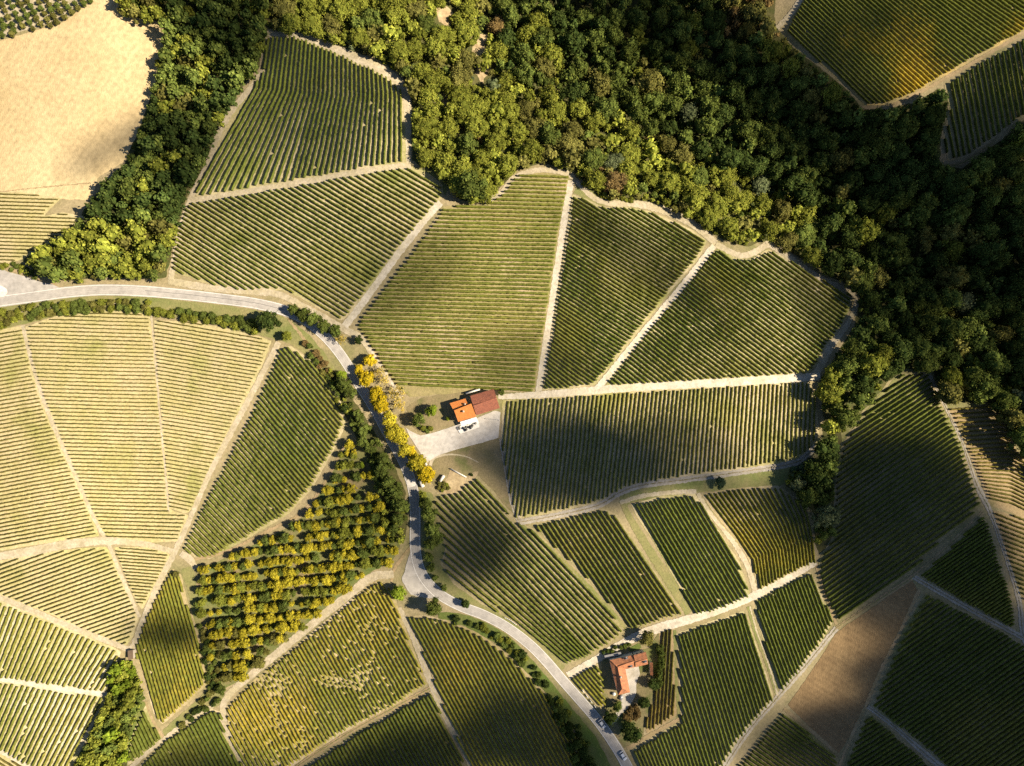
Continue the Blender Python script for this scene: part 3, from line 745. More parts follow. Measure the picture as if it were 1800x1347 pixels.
V([(-80, 1006), (0, 990), (100, 972), (185, 964), (198, 985), (216, 1030), (236, 1070), (240, 1088), (230, 1118), (220, 1132), (150, 1104), (80, 1072), (0, 1042), (-80, 1012)], ('par', -0.36, 7.2), 'straw', 'straw vineyard of dark thin rows rising right, lower sector of the fan', 28)
V([(204, 964), (260, 966), (296, 974), (288, 995), (264, 1040), (250, 1068), (242, 1055), (228, 1020)], ('par', 0.08, 5.8), 'straw', 'small straw triangle vineyard where the fan tracks meet', 29)
V([(0, 1060), (100, 1100), (210, 1146), (200, 1170), (182, 1214), (130, 1207), (0, 1190), (-80, 1180), (-80, 1034)], ('g', [[(-70, 1000), (-130, 1200)], [(240, 1140), (165, 1250)]], 9.2), 'light', 'bright vineyard of upright rows between two pale tracks, next to the corner wood', 30)
V([(-80, 1192), (0, 1200), (100, 1216), (180, 1226), (182, 1240), (164, 1264), (148, 1300), (124, 1345), (105, 1385), (62, 1350), (0, 1315), (-80, 1280)], ('g', [[(-70, 1160), (-150, 1390)], [(60, 1190), (-30, 1390)], [(210, 1190), (100, 1400)]], 9.0), 'light', 'bright vineyard of upright rows with missing vines, left of the corner wood', 31)
V([(-80, 1292), (0, 1328), (50, 1352), (100, 1384), (60, 1420), (-80, 1420)], ('par', 0.62, 7.0), 'straw', 'strip of vineyard below the white corner track', 32)
V([(494, 614), (510, 612), (538, 632), (566, 652), (594, 702), (604, 745), (584, 790), (546, 856), (506, 900), (440, 940), (370, 978), (345, 976), (325, 962), (354, 905), (404, 810), (454, 712), (484, 642)],
  ('g', [[(500, 560), (640, 730)], [(390, 780), (560, 970)], [(290, 940), (370, 1010)]], 7.0), 'green', 'green vineyard between the straw fan and the yellow orchard', 33)
V([(305, 1004), (316, 1012), (323, 1050), (337, 1090), (347, 1120), (357, 1180), (360, 1202), (330, 1232), (286, 1270), (272, 1250), (258, 1190), (243, 1150), (241, 1137), (262, 1084), (287, 1034)], ('par', 3.5, 6.0), 'amber', 'kite-shaped vineyard left of the yellow orchard, below the fan', 34)
V([(668, 1022), (688, 1040), (700, 1078), (726, 1150), (750, 1200), (700, 1234), (600, 1286), (520, 1338), (450, 1385), (428, 1345), (406, 1288), (402, 1244), (444, 1202), (505, 1152), (564, 1104), (624, 1052)],
  ('par', 1.78, 6.7), 'gold', 'yellowing vineyard with bare patches, below the yellow orchard', 35)
V([(712, 1084), (750, 1086), (790, 1096), (838, 1116), (886, 1148), (926, 1188), (970, 1236), (1004, 1280), (1024, 1320), (1040, 1360), (1040, 1420), (850, 1420), (822, 1330), (794, 1270), (764, 1190), (738, 1124)],
  ('par', 1.82, 6.7), 'amber', 'vineyard between the pale track and the curving road verge', 36)
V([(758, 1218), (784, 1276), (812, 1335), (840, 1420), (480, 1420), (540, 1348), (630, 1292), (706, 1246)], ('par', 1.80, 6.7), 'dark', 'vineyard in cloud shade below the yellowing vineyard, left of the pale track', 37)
V([(372, 1250), (390, 1256), (396, 1292), (424, 1347), (440, 1420), (230, 1420), (222, 1376), (292, 1304), (334, 1274)], ('par', 1.9, 6.6), 'green', 'green vineyard below the grassy ditch and kite-shaped vineyard', 38)
V([(256, 1244), (270, 1276), (284, 1298), (240, 1334), (226, 1342), (234, 1300)], ('par', 2.2, 6.4), 'green', 'tiny vineyard wedge beside the corner wood', 39)

# ------------------------------------------------------------------ trees
KIND = {  # leaf colours
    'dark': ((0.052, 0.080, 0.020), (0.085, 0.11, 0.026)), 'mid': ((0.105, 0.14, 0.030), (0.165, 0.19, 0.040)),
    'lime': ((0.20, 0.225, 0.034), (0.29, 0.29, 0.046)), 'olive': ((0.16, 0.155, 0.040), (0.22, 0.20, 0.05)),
    'gold': ((0.58, 0.43, 0.02), (0.76, 0.58, 0.03)), 'pale': ((0.52, 0.39, 0.07), (0.64, 0.48, 0.10)),
    'grey': ((0.11, 0.135, 0.06), (0.16, 0.18, 0.085)), 'rust': ((0.20, 0.14, 0.055), (0.25, 0.17, 0.06)), 'blue': ((0.075, 0.12, 0.06), (0.12, 0.16, 0.08)),
    'orch': ((0.40, 0.345, 0.03), (0.56, 0.465, 0.04)), 'bright': ((0.18, 0.25, 0.025), (0.26, 0.31, 0.032)),
}
ICO_V, ICO_F = None, None
import bmesh
_bm = bmesh.new(); bmesh.ops.create_icosphere(_bm, subdivisions=1, radius=1.0)
_bm.verts.ensure_lookup_table()
ICO_V = np.array([v.co[:] for v in _bm.verts]); ICO_F = np.array([[v.index for v in f.verts] for f in _bm.faces]); _bm.free()


def crown_arrays(kind, seed, leaves=520, lobes=15, thin=False, low=0.22, card=(0.035, 0.07)):
    """unit tree: crown radius 0.5, top at z = 1"""
    rg = np.random.default_rng(seed)
    ca, cb = (np.array(c) for c in KIND[kind])
    LC, LR = [(0, 0, 0.62)], [0.30]
    ecc = rg.uniform(0.75, 1.3, 5)
    for k in range(lobes):
        a = k * 2.399 + rg.uniform(-0.3, 0.3)
        rr = 0.12 + 0.22 * math.sqrt((k + 0.5) / lobes) + rg.uniform(-0.03, 0.03)
        zz = 0.80 - 0.42 * ((k + 0.5) / lobes) + rg.uniform(-0.08, 0.08)
        el = ecc[k % 5]
        LC.append((rr * el * math.cos(a), rr * el * math.sin(a), zz)); LR.append(rg.uniform(0.09, 0.20))
    LC, LR = np.array(LC), np.array(LR)
    tone = 0.72 + 0.56 * rg.random(len(LC))
    V, F3, C = [], [], []
    off = 0
    if not thin:
        for c, r, t in zip(LC, LR, tone):
            v = ICO_V * r * 0.86 * (1 + 0.15 * rg.standard_normal((len(ICO_V), 1))) + c
            V.append(v); F3.append(ICO_F + off); off += len(v)
            C.append(np.repeat((ca * 0.75 * t)[None], len(v), 0))
    pr = LR ** 2 / (LR ** 2).sum()
    i = rg.choice(len(LC), leaves, p=pr)
    d = rg.standard_normal((leaves, 3)); d[:, 2] = d[:, 2] * 0.8 + 0.35
    d /= np.linalg.norm(d, axis=1)[:, None]
    ctr = LC[i] + d * (LR[i] * (0.80 + 0.55 * rg.random(leaves) ** 2.2))[:, None]
    if thin: ctr = LC[i] + d * (LR[i] * rg.uniform(0.2, 1.1, leaves))[:, None]
    nrm = d + 0.55 * rg.standard_normal((leaves, 3)); nrm /= np.linalg.norm(nrm, axis=1)[:, None]
    a = np.cross(nrm, rg.standard_normal((leaves, 3))); a /= np.linalg.norm(a, axis=1)[:, None]
    b = np.cross(nrm, a)
    s = rg.uniform(*card, leaves)[:, None]
    Q = np.stack([ctr - a * s, ctr - b * s * 0.8, ctr + a * s, ctr + b * s * 0.8], 1).reshape(-1, 3)
    mix = rg.random((leaves, 1))
    cl = (ca * (1 - mix) + cb * mix) * (tone[i][:, None]) * (0.8 + 0.4 * rg.random((leaves, 1)))
    if kind in ('gold', 'orch', 'pale'):
        gl = rg.random(leaves) < 0.13
        cl[gl] = np.array((0.19, 0.21, 0.03)) * (0.7 + 0.5 * rg.random((gl.sum(), 1)))
    V.append(Q); C.append(np.repeat(cl, 4, 0))
    F4 = off + np.arange(leaves * 4).reshape(-1, 4)
    return np.concatenate(V), (np.concatenate(F3) if F3 else np.zeros((0, 3), int)), F4, np.concatenate(C)


def trunk_mesh(seed):
    rg = np.random.default_rng(seed)
    V, F = [], []
    def limb(p0, p1, r0, r1):
        p0, p1 = np.array(p0), np.array(p1)
        d = p1 - p0; d = d / np.linalg.norm(d)
        a = np.cross(d, (0.3, 0.9, 0.1)); a /= np.linalg.norm(a); b = np.cross(d, a)
        o = len(V)
        for p, r in ((p0, r0), (p1, r1)):
            for k in range(6):
                V.append(p + r * (a * math.cos(k * R(60)) + b * math.sin(k * R(60))))
        for k in range(6): F.append((o + k, o + (k + 1) % 6, o + 6 + (k + 1) % 6, o + 6 + k))
    limb((0, 0, -0.04), (0.01, 0.01, 0.35), 0.045, 0.034)
    limb((0.01, 0.01, 0.34), (0, 0.02, 0.72), 0.034, 0.012)
    for k in range(4):
        a = k * 1.6 + rg.uniform(-0.3, 0.3)
        limb((0.01, 0.01, 0.30 + 0.05 * k), (0.26 * math.cos(a), 0.26 * math.sin(a), 0.58 + 0.06 * k), 0.02, 0.007)
    return np_mesh('trunk', np.array(V), [np.array(F)], M['bark'])


TRUNKS = [trunk_mesh(s) for s in (1, 2, 3)]
CROWNS, LOWCROWN = {}, {}
for ki, k in enumerate(KIND):
    CROWNS[k], LOWCROWN[k] = [], []
    for s in range(5):
        v, f3, f4, c = crown_arrays(k, 100 * ki + s, thin=(k == 'pale'), leaves=1500 if k != 'pale' else 520, card=(0.014, 0.042), lobes=(9, 13, 17, 21, 26)[s])
        CROWNS[k].append(np_mesh('crown', v, [f3, f4], M['leaf'], c))
        LOWCROWN[k].append(crown_arrays(k, 100 * ki + s + 50, leaves=205, lobes=(5, 7, 8, 10, 11)[s], card=(0.035, 0.08)))


def tree(name, px, py, rpx, kind, label, cat='tree', group=None, hr=1.15, hmin=0.0):
    D = rpx * 2 * 0.268
    H = max(D * hr, hmin)
    g = ground([(px, py)], up=H * 0.6)[0]
    z = float(h(g[0], g[1]))
    e = tag(empty(name, (g[0], g[1], z), random.uniform(0, 6.28)), label, cat, group)
    e.scale = (D * random.uniform(0.88, 1.14), D * random.uniform(0.88, 1.14), H)
    i = random.randrange(3)
    link('trunk', TRUNKS[i], e)
    link('crown', CROWNS[kind][random.randrange(5)], e)
    return e


def shrub(px, py, rpx, kind, label, group=None, hr=0.75):
    D = rpx * 2 * 0.268
    H = D * hr
    g = ground([(px, py)], up=H * 0.4)[0]
    o = tag(link('shrub', CROWNS[kind][random.randrange(5)]), label, 'shrub', group)
    z = float(h(g[0], g[1]))
    o.location = (g[0], g[1], z - H * 0.28)
    o.rotation_euler = (0, 0, random.uniform(0, 6.28))
    o.scale = (D, D, H * 1.25)
    return o


def edge_dist(P, poly):
    q = np.asarray(poly, float)
    best = np.full(len(P), 1e9)
    for a, b in zip(q, np.roll(q, -1, 0)):
        ab = b - a
        t = np.clip(((P - a) @ ab) / max(ab @ ab, 1e-9), 0, 1)
        best = np.minimum(best, np.linalg.norm(P - (a + t[:, None] * ab), axis=1))
    return best


def scatter(poly, rmin, rmax, tries, pack, rg, power=1.6, edge=0.0):
    q = np.asarray(poly, float)
    lo, hi = np.maximum(q.min(0), (-45, -45)), np.minimum(q.max(0), (1845, 1392))
    cand = rg.uniform(lo, hi, (tries, 2))
    cand = cand[inside(cand, poly)]
    rad = rmin + (rmax - rmin) * np.linspace(1, 0, len(cand)) ** power * rg.uniform(0.75, 1, len(cand))
    if edge:
        ok = edge_dist(cand, poly) > edge * rad
        cand, rad = cand[ok], rad[ok]
    keepP, keepR = [], []
    grid = {}
    cell = rmax * 2
    for p, r in zip(cand, rad):
        k = (int(p[0] // cell), int(p[1] // cell))
        ok = True
        for a in (-1, 0, 1):
            for b in (-1, 0, 1):
                for (x, y, r2) in grid.get((k[0] + a, k[1] + b), ()):
                    if (x - p[0]) ** 2 + (y - p[1]) ** 2 < (pack * (r + r2)) ** 2:
                        ok = False; break
                if not ok: break
            if not ok: break
        if ok:
            grid.setdefault(k, []).append((p[0], p[1], r))
            keepP.append(p); keepR.append(r)
    return np.array(keepP), np.array(keepR)


def wood_kind(x, y, which, rg):
    nz = noise(np.array([x]), np.array([y]), 42.0, 5)[0]
    n2 = noise(np.array([x]), np.array([y]), 110.0, 8)[0]
    if which == 'main' and rg.random() < 0.015: return 'grey'
    u = 0.55 * rg.random() + 0.45 * np.clip((nz - 0.5) * 1.7 + 0.5, 0, 1)
    if which == 'left':
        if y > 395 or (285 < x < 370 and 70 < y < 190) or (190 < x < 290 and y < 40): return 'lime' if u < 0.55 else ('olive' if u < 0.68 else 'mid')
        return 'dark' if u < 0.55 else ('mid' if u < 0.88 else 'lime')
    if which == 'corner': return 'mid' if u < 0.45 else ('lime' if u < 0.8 else 'bright')
    if which == 'road': return 'mid' if u < 0.6 else 'lime'
    lit = (x < 1430 and y > 120 + 0.42 * (x - 880) and y < 480) or (x < 880 and y < 320)  # sunlit slope put into leaf colour: yellower kinds here, darker kinds beyond
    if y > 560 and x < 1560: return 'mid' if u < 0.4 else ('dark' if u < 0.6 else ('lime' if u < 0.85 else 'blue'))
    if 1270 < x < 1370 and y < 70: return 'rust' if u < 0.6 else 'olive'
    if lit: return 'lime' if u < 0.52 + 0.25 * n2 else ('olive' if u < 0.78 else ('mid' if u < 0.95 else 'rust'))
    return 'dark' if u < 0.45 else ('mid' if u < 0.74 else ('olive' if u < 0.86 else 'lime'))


rg = np.random.default_rng(21)
ALLT = []
for poly, which, tries, rmin, rmax in ((WOOD_MAIN, 'main', 42000, 5.0, 29.0), (WOOD_LEFT, 'left', 12000, 5.0, 21.0), (WOOD_CORNER, 'corner', 2500, 5, 15.0), (WOOD_ROAD, 'road', 900, 5, 10.0)):
    P, rr = scatter(poly, rmin, rmax, tries, 0.53, rg, 2.5, 0.5)
    gaps = [((783, 28), 16), ((845, 80), 15), ((790, 174), 14), ((850, 126), 13), ((1366, 30), 22)]
    for p, r in zip(P, rr):
        if any((p[0] - c[0]) ** 2 + (p[1] - c[1]) ** 2 < s * s for c, s in gaps): continue
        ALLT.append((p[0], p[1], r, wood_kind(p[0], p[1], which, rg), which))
WLAB = {'dark': 'dark green', 'mid': 'mid green', 'lime': 'yellow-green', 'olive': 'olive brown', 'rust': 'rust brown', 'blue': 'blue-green', 'bright': 'bright green', 'grey': 'grey-green'}
WPLACE = {'main': 'in the valley wood', 'left': 'in the tree belt', 'corner': 'in the small wood under the bright vineyards', 'road': 'in the thicket along the road by the orchard'}
EDGE = [(590, 80, 'above the kinked upper vineyard'), (735, 220, 'right of the kinked upper vineyard'), (400, 190, 'left of the kinked upper vineyard'), (305, 420, 'left of the fan-shaped vineyard'), (250, 180, 'facing the sandy field'),
        (230, 20, 'at the corner of the sandy field'), (800, 320, 'at the tip of the fan-shaped vineyard'), (950, 270, 'above the level olive vineyard'), (1120, 335, 'above the wedge vineyard'), (1220, 375, 'above the wedge vineyard'), (1400, 430, 'above the broad slanting vineyard'),
        (1515, 560, 'right of the broad slanting vineyard'), (1460, 700, 'right of the dark upright vineyard'), (1450, 920, 'beside the bent-row vineyard'), (1560, 650, 'at the head of the large dark vineyard'), (1700, 690, 'above the bowed-row vineyard'),
        (1440, 130, 'below the gold-streaked vineyard'), (1580, 205, 'under the rising tan track'), (1640, 240, 'left of the steep dark vineyard'), (1760, 270, 'below the steep dark vineyard'), (110, 440, 'next to the level-row vineyard by the sand'), (180, 480, 'along the pale road')]


def on_lit_slope(x, y):
    return (x < 1430 and y > 120 + 0.42 * (x - 880) and y < 480) or (x < 880 and y < 320)  # same sunlit zone; crowns kept lower here so they shade each other less


def edge_of(x, y):
    d = [math.hypot(x - a, y - b) for a, b, _ in EDGE]
    i = int(np.argmin(d))
    return ' ' + EDGE[i][2] if d[i] < 62 else ''


inview = [t for t in ALLT if -10 < t[0] < 1810 and -10 < t[1] < 1357]
rest = [t for t in ALLT if t not in set(inview)]
inview.sort(key=lambda t: -t[2])
for (x, y, r, k, wh) in inview[:290]:
    ed = edge_of(x, y) if wh in ('main', 'left') else ''
    size = 'large ' if r > 15.5 else ''
    tree('broadleaf_tree', x, y, r, k, size + WLAB[k] + ' tree ' + WPLACE[wh] + ed, group=size + WLAB[k] + ' trees ' + WPLACE[wh] + ed, hr=rg.uniform(0.62, 0.95) if (wh == 'main' and on_lit_slope(x, y)) else rg.uniform(0.9, 1.4))
VV, F3s, F4s, CC, off = [], [], [], [], 0
for (x, y, r, k, wh) in inview[290:] + rest:
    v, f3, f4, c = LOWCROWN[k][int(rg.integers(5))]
    D = r * 2 * 0.268
    H = D * (rg.uniform(0.7, 1.2) if (wh == 'main' and on_lit_slope(x, y)) else rg.uniform(0.9, 1.6))
    g = ground([(x, y)], up=H * 0.6)[0]
    a = rg.uniform(0, 6.28)
    ca, sa = math.cos(a), math.sin(a)
    q = np.stack([(v[:, 0] * ca - v[:, 1] * sa) * D + g[0], (v[:, 0] * sa + v[:, 1] * ca) * D + g[1], v[:, 2] * H + g[2]], 1)
    VV.append(q); F3s.append(f3 + off); F4s.append(f4 + off); off += len(v)
    CC.append(c * rg.uniform(0.65, 1.35))
wood = link('woodland', np_mesh('woodland', np.concatenate(VV), [np.concatenate(F3s), np.concatenate(F4s)], M['leaf'], np.concatenate(CC)))
tag(wood, 'smaller trees massed between the big crowns of the woods', 'woodland', kind='stuff')
print('trees', len(ALLT), 'rows', NROW)

# young trees on the pale ground at the corner of the sandy field
for zx, zy in [(10, 30), (30, 70), (50, 115), (5, 140), (25, 180), (10, 230), (85, 45), (105, 90), (130, 130), (80, 165), (147, 172), (95, 205), (80, 225), (135, 25), (155, 65), (183, 105), (198, 150), (220, 190), (205, 40),
               (228, 80), (245, 120), (272, 160), (260, 15), (275, 55), (298, 90), (320, 130), (338, 170), (330, 30), (345, 65), (360, 105), (380, 145), (385, 35), (412, 75), (435, 115), (435, 20), (460, 50), (480, 80),
               (505, 20), (525, 50), (570, 25), (610, 5), (555, -5), (60, 10), (10, -15), (110, -10), (180, 0), (310, -10), (400, -10)]:
    tree('young_orchard_tree', zx / 3.848, zy / 3.848, random.uniform(5.0, 7.2), 'olive' if random.random() < 0.6 else 'mid', 'small round orchard tree on pale ground beside the bare sandy field', 'tree', 'young trees beside the sandy field', 0.95)

# yellow orchard
cnt = 0
rg = np.random.default_rng(5)
for row in range(-2, 26):
    y0 = 790 + row * 19.5
    for k in range(60):
        x = 330 + k * 10.6 + (row % 2) * 3
        y = y0 - (x - 520) * 0.10 + rg.uniform(-2, 2)
        x += rg.uniform(-2.5, 2.5)
        if not inside(np.array([(x, y)]), ORCHARD)[0]: continue
        if noise(np.array([x]), np.array([y]), 22.0, 31)[0] < 0.14 or rg.random() < 0.05 + 0.25 * (y < 870): continue
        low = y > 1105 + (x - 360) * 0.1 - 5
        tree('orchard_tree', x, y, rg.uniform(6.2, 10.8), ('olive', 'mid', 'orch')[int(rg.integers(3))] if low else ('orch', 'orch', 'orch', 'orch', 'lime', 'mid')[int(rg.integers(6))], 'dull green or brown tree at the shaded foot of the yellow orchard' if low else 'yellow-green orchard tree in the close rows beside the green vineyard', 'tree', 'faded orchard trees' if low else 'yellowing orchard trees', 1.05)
        cnt += 1
for x, y in [(618, 783), (610, 797), (622, 797), (597, 822), (605, 843), (590, 845), (636, 818)]:
    tree('orchard_tree', x, y, 6.2, 'orch' if x != 636 else 'bright', 'yellowing orchard tree standing apart near the vineyard corner' if x != 636 else 'bright green tree standing apart in the orchard', 'tree', 'lone orchard trees' if x != 636 else None)

# avenue and roadside trees
for x, y, r, k in [(650, 633, 11, 'gold'), (631, 649, 8, 'gold'), (643, 667, 12, 'gold'), (662, 694, 13, 'gold'), (671, 713, 12.5, 'gold'), (686, 738, 13, 'orch'), (693, 760, 14.5, 'orch'), (706, 770, 13.5, 'orch'),
                   (712, 790, 13, 'orch'), (723, 794, 9, 'gold'), (731, 814, 14, 'orch'), (750, 833, 13, 'gold')]:
    tree('avenue_tree', x, y, r * 1.22, k, 'golden yellow avenue tree along the right side of the road' if k == 'gold' else 'yellow-green avenue tree along the right side of the road', 'tree', 'golden avenue trees' if k == 'gold' else 'yellow-green avenue trees', 1.0)
for x, y, r in [(667, 654, 10), (677, 668, 8.5), (698, 692, 14), (702, 711, 13)]:
    tree('avenue_tree', x, y, r * 1.25, 'pale', 'thin pale yellow tree behind the golden avenue trees', 'tree', 'thin pale avenue trees', 1.0)
for x, y, r, k, lb in [(470, 566, 21, 'dark', 'big dark green tree at the tip of the straw fan by the road'), (503, 590, 11, 'lime', 'yellow-green tree next to the big dark tree by the road'),
                       (600, 597, 11, 'pale', 'orange-brown tree at the end of the roadside row'), (630, 598, 9, 'dark', 'small dark tree where the white track meets the road'),
                       (700, 1043, 15, 'bright', 'round green tree at the corner of the roadside lay-by'), (763, 1068, 17, 'mid', 'broad green tree between the lay-by and the road bend'),
                       (818, 1062, 9, 'dark', 'dark bushy tree leaning over the inside of the road bend'), (759, 722, 13, 'bright', 'bright green round tree in the garden of the orange-roofed house'),
                       (735, 738, 13.5, 'mid', 'tall green tree in the garden by the gravel yard'), (787, 736, 4.5, 'bright', 'tiny round tree beside the orange-roofed house'),
                       (882, 690, 7, 'mid', 'small tree at the gable of the russet-roofed building'), (830, 328, 29, 'mid', 'very large spreading tree at the corner of two vineyards'),
                       (1138, 1122, 15, 'olive', 'olive-brown tree behind the courtyard farmhouse'), (1110, 1287, 19, 'dark', 'large dark tree at the drive of the courtyard farmhouse'),
                       (1074, 1262, 13, 'dark', 'dark tree between the farmhouse drive and the road'), (1086, 1242, 9, 'mid', 'green tree at the lower end of the farmhouse roof'),
                       (1268, 848, 12, 'blue', 'blue-green bush standing alone on the grass bank'), (1150, 1205, 11, 'dark', 'dark tree beside the red-roofed shed'),
                       (1132, 1236, 12, 'dark', 'dark rounded tree below the farmhouse courtyard'), (592, 703, 6, 'lime', 'small yellow-green tree at the edge of the green vineyard'),
                       (308, 1010, 6, 'olive', 'small tree where the fan tracks meet the orchard')]:
    tree('broadleaf_tree', x, y, r, k, lb, hr=1.05)
for i, (x, y, r) in enumerate([(515, 545, 11), (533, 553, 12), (550, 561, 12), (568, 572, 12.5), (589, 582, 11)]):
    tree('roadside_tree', x, y, r * 1.15, 'mid', 'green tree in the short row above the road below the fan-shaped vineyard', 'tree', 'row of trees above the road', 1.05)
for x, y, r, k in [(606, 676, 13, 'mid'), (616, 690, 10, 'mid'), (600, 660, 9, 'bright'), (605, 717, 9, 'dark'), (632, 735, 9, 'mid'), (638, 759, 9, 'mid'), (637, 777, 9, 'mid'), (650, 790, 8, 'mid'), (671, 806, 10, 'mid'), (671, 826, 13, 'mid'),
                   (681, 847, 13, 'mid'), (692, 865, 14, 'mid'), (705, 889, 12, 'mid'), (702, 912, 11, 'mid'), (692, 930, 10, 'mid'), (660, 812, 8, 'dark')]:
    tree('roadside_tree', x, y, r * 1.15, k, WLAB[k] + ' tree in the belt left of the shaded road', 'tree', WLAB[k] + ' trees left of the shaded road', 1.15)
for x, y, r, k in [(743, 870, 8, 'lime'), (748, 886, 12, 'mid'), (755, 905, 14, 'mid'), (760, 930, 14, 'mid'), (768, 945, 11, 'mid'), (757, 957, 11, 'mid'), (754, 980, 8, 'mid'), (758, 998, 7, 'mid'), (764, 1016, 6, 'mid'), (780, 1034, 6, 'mid')]:
    tree('roadside_tree', x, y, r * 1.15, k, WLAB[k] + ' tree on the right verge of the shaded road', 'tree', WLAB[k] + ' trees on the right verge', 1.05)
for i in range(7):
    shrub(1160 + 2 * math.sin(i), 1140 + i * 10, 7.5, 'mid', 'green shrub in the hedge behind the courtyard farmhouse', 'hedge of the farmhouse', 1.1)

# bushes along the road and banks
rg = np.random.default_rng(9)
for poly, n, r0, r1, kinds, lb, gp in [
    ([(-40, 552), (80, 536), (180, 528), (262, 531), (262, 546), (190, 544), (95, 553), (0, 574), (-40, 586)], 2400, 4.5, 9.0, ('mid', 'lime', 'olive'), 'in the hedge below the pale road', 'hedge below the road'),
    ([(258, 546), (330, 548), (400, 558), (450, 562), (450, 585), (400, 572), (330, 560), (262, 552)], 1200, 5, 10, ('mid', 'lime', 'lime'), 'between the pale road and the straw vineyards', 'bushes above the straw vineyards'),
    ([(0, 466), (20, 460), (60, 480), (62, 488), (30, 476), (0, 470)], 200, 4, 6, ('lime', 'mid'), 'on the verge above the road junction', 'bushes above the junction'),
    ([(1020, 322), (1050, 338), (1078, 352), (1110, 352), (1080, 340), (1040, 318)], 300, 5, 9, ('lime', 'bright'), 'on the bright bank above the wedge vineyard', 'bushes on the bright bank'),
    ([(535, 600), (560, 622), (585, 660), (575, 665), (545, 630)], 300, 4, 8, ('rust', 'mid', 'olive'), 'on the bank above the green vineyard', 'bushes on the vineyard bank'),
    ([(790, 1086), (850, 1096), (900, 1130), (950, 1185), (1000, 1250), (1040, 1310), (1030, 1320), (990, 1258), (940, 1195), (890, 1140), (840, 1108), (790, 1094)], 900, 4, 8.5, ('mid', 'dark', 'lime'), 'on the lower verge of the curving road', 'bushes on the lower verge'),
    ([(965, 1230), (1000, 1260), (1030, 1310), (1050, 1360), (1020, 1360), (1000, 1310)], 300, 6, 12, ('dark', 'dark', 'mid'), 'in the shaded thicket below the road', 'shaded thicket below the road'),
    ([(348, 1090), (366, 1120), (392, 1200), (380, 1238), (330, 1270), (300, 1290), (340, 1250), (366, 1215), (360, 1160)], 700, 4, 8, ('mid', 'dark', 'olive'), 'along the ditch beside the kite-shaped vineyard', 'bushes along the ditch'),
    ([(1385, 832), (1430, 810), (1462, 830), (1460, 880), (1430, 880), (1395, 862)], 900, 6, 11, ('blue', 'blue', 'mid'), 'in the bush mass at the end of the grass bank', 'blue-green bush mass'),
    ([(1056, 1148), (1066, 1142), (1110, 1128), (1112, 1134), (1075, 1146)], 200, 3, 5, ('dark', 'mid'), 'behind the grey shed of the farmhouse', 'bushes behind the grey shed'),
    ([(1095, 1255), (1120, 1240), (1125, 1262), (1105, 1270)], 200, 4, 6, ('rust', 'rust'), 'on the farmhouse drive', 'brown bushes on the drive'),
    ([(770, 850), (784, 850), (790, 862), (772, 864)], 100, 3, 5, ('lime', 'olive'), 'beside the stone terrace', 'bushes beside the terrace'),
    ([(742, 752), (762, 752), (763, 757), (744, 759)], 60, 4, 6, ('mid', 'lime'), 'on the garden edge of the gravel yard', 'bushes edging the yard'),
]:
    P, rr = scatter(poly, r0, r1, n, 0.62, rg, 1.0)
    for p, r in zip(P, rr):
        k = kinds[int(rg.integers(len(kinds)))]
        shrub(p[0], p[1], r, k, WLAB[k] + ' bush ' + lb, WLAB[k] + ' ' + gp)
shrub(829, 835, 3.5, 'dark', 'dark shrub on the edge of the stone terrace')
shrub(706, 683, 2.5, 'dark', 'tiny dark shrub at the end of the olive vineyard rows')

# ------------------------------------------------------------------ buildings
def box(name, c, size, mat, parent=None, rz=0.0, top=1.0):
    x, y, z = (v / 2 for v in size)
    v = np.array([(-x, -y, -z), (x, -y, -z), (x, y, -z), (-x, y, -z), (-x * top, -y * top, z), (x * top, -y * top, z), (x * top, y * top, z), (-x * top, y * top, z)])
    f = np.array([(0, 3, 2, 1), (4, 5, 6, 7), (0, 1, 5, 4), (1, 2, 6, 5), (2, 3, 7, 6), (3, 0, 4, 7)])
    o = link(name, np_mesh(name, v, [f], M[mat]), parent, c)
    o.rotation_euler = (0, 0, rz)
    return o


def solid(name, top, thick, mat, parent=None):
    """a slab: polygon of world points, pushed down by its thickness"""
    t = np.asarray(top, float)
    n = len(t)
    nrm = np.cross(t[1] - t[0], t[2] - t[0])
    if nrm[2] < 0: t = t[::-1]
    b = t - np.array([0, 0, thick])
    me = bpy.data.meshes.new(name)
    me.from_pydata(np.concatenate([t, b]).tolist(), [], [tuple(range(n)), tuple(range(2 * n - 1, n - 1, -1))] + [(i, n + i, n + (i + 1) % n, (i + 1) % n) for i in range(n)])
    me.materials.append(M[mat])
    return link(name, me, parent)


def walls(name, foot, z0, z1, mat, parent):
    """foot: list of (x, y) or (x, y, top z)"""
    n = len(foot)
    v = [(p[0], p[1], z0) for p in foot] + [(p[0], p[1], p[2] if len(p) > 2 else z1) for p in foot]
    me = bpy.data.meshes.new(name)
    me.from_pydata(v, [], [tuple(range(n, 2 * n))] + [(i, (i + 1) % n, n + (i + 1) % n, n + i) for i in range(n)])
    me.materials.append(M[mat])
    return link(name, me, parent)


def inset(q, d):
    """move a convex loop's corners outward by d (negative = inward)"""
    q = np.asarray(q, float)
    c = q[:, :2].mean(0)
    out = q.copy()
    for i in range(len(q)):
        e1 = q[i, :2] - q[i - 1, :2]; e2 = q[(i + 1) % len(q), :2] - q[i, :2]
        n1 = np.array([e1[1], -e1[0]]) / np.linalg.norm(e1); n2 = np.array([e2[1], -e2[0]]) / np.linalg.norm(e2)
        m = q[i, :2] - c
        if n1 @ m < 0: n1 = -n1
        if n2 @ m < 0: n2 = -n2
        b = n1 + n2
        out[i, :2] += b * d / max(0.5, (b @ n1))
    return out


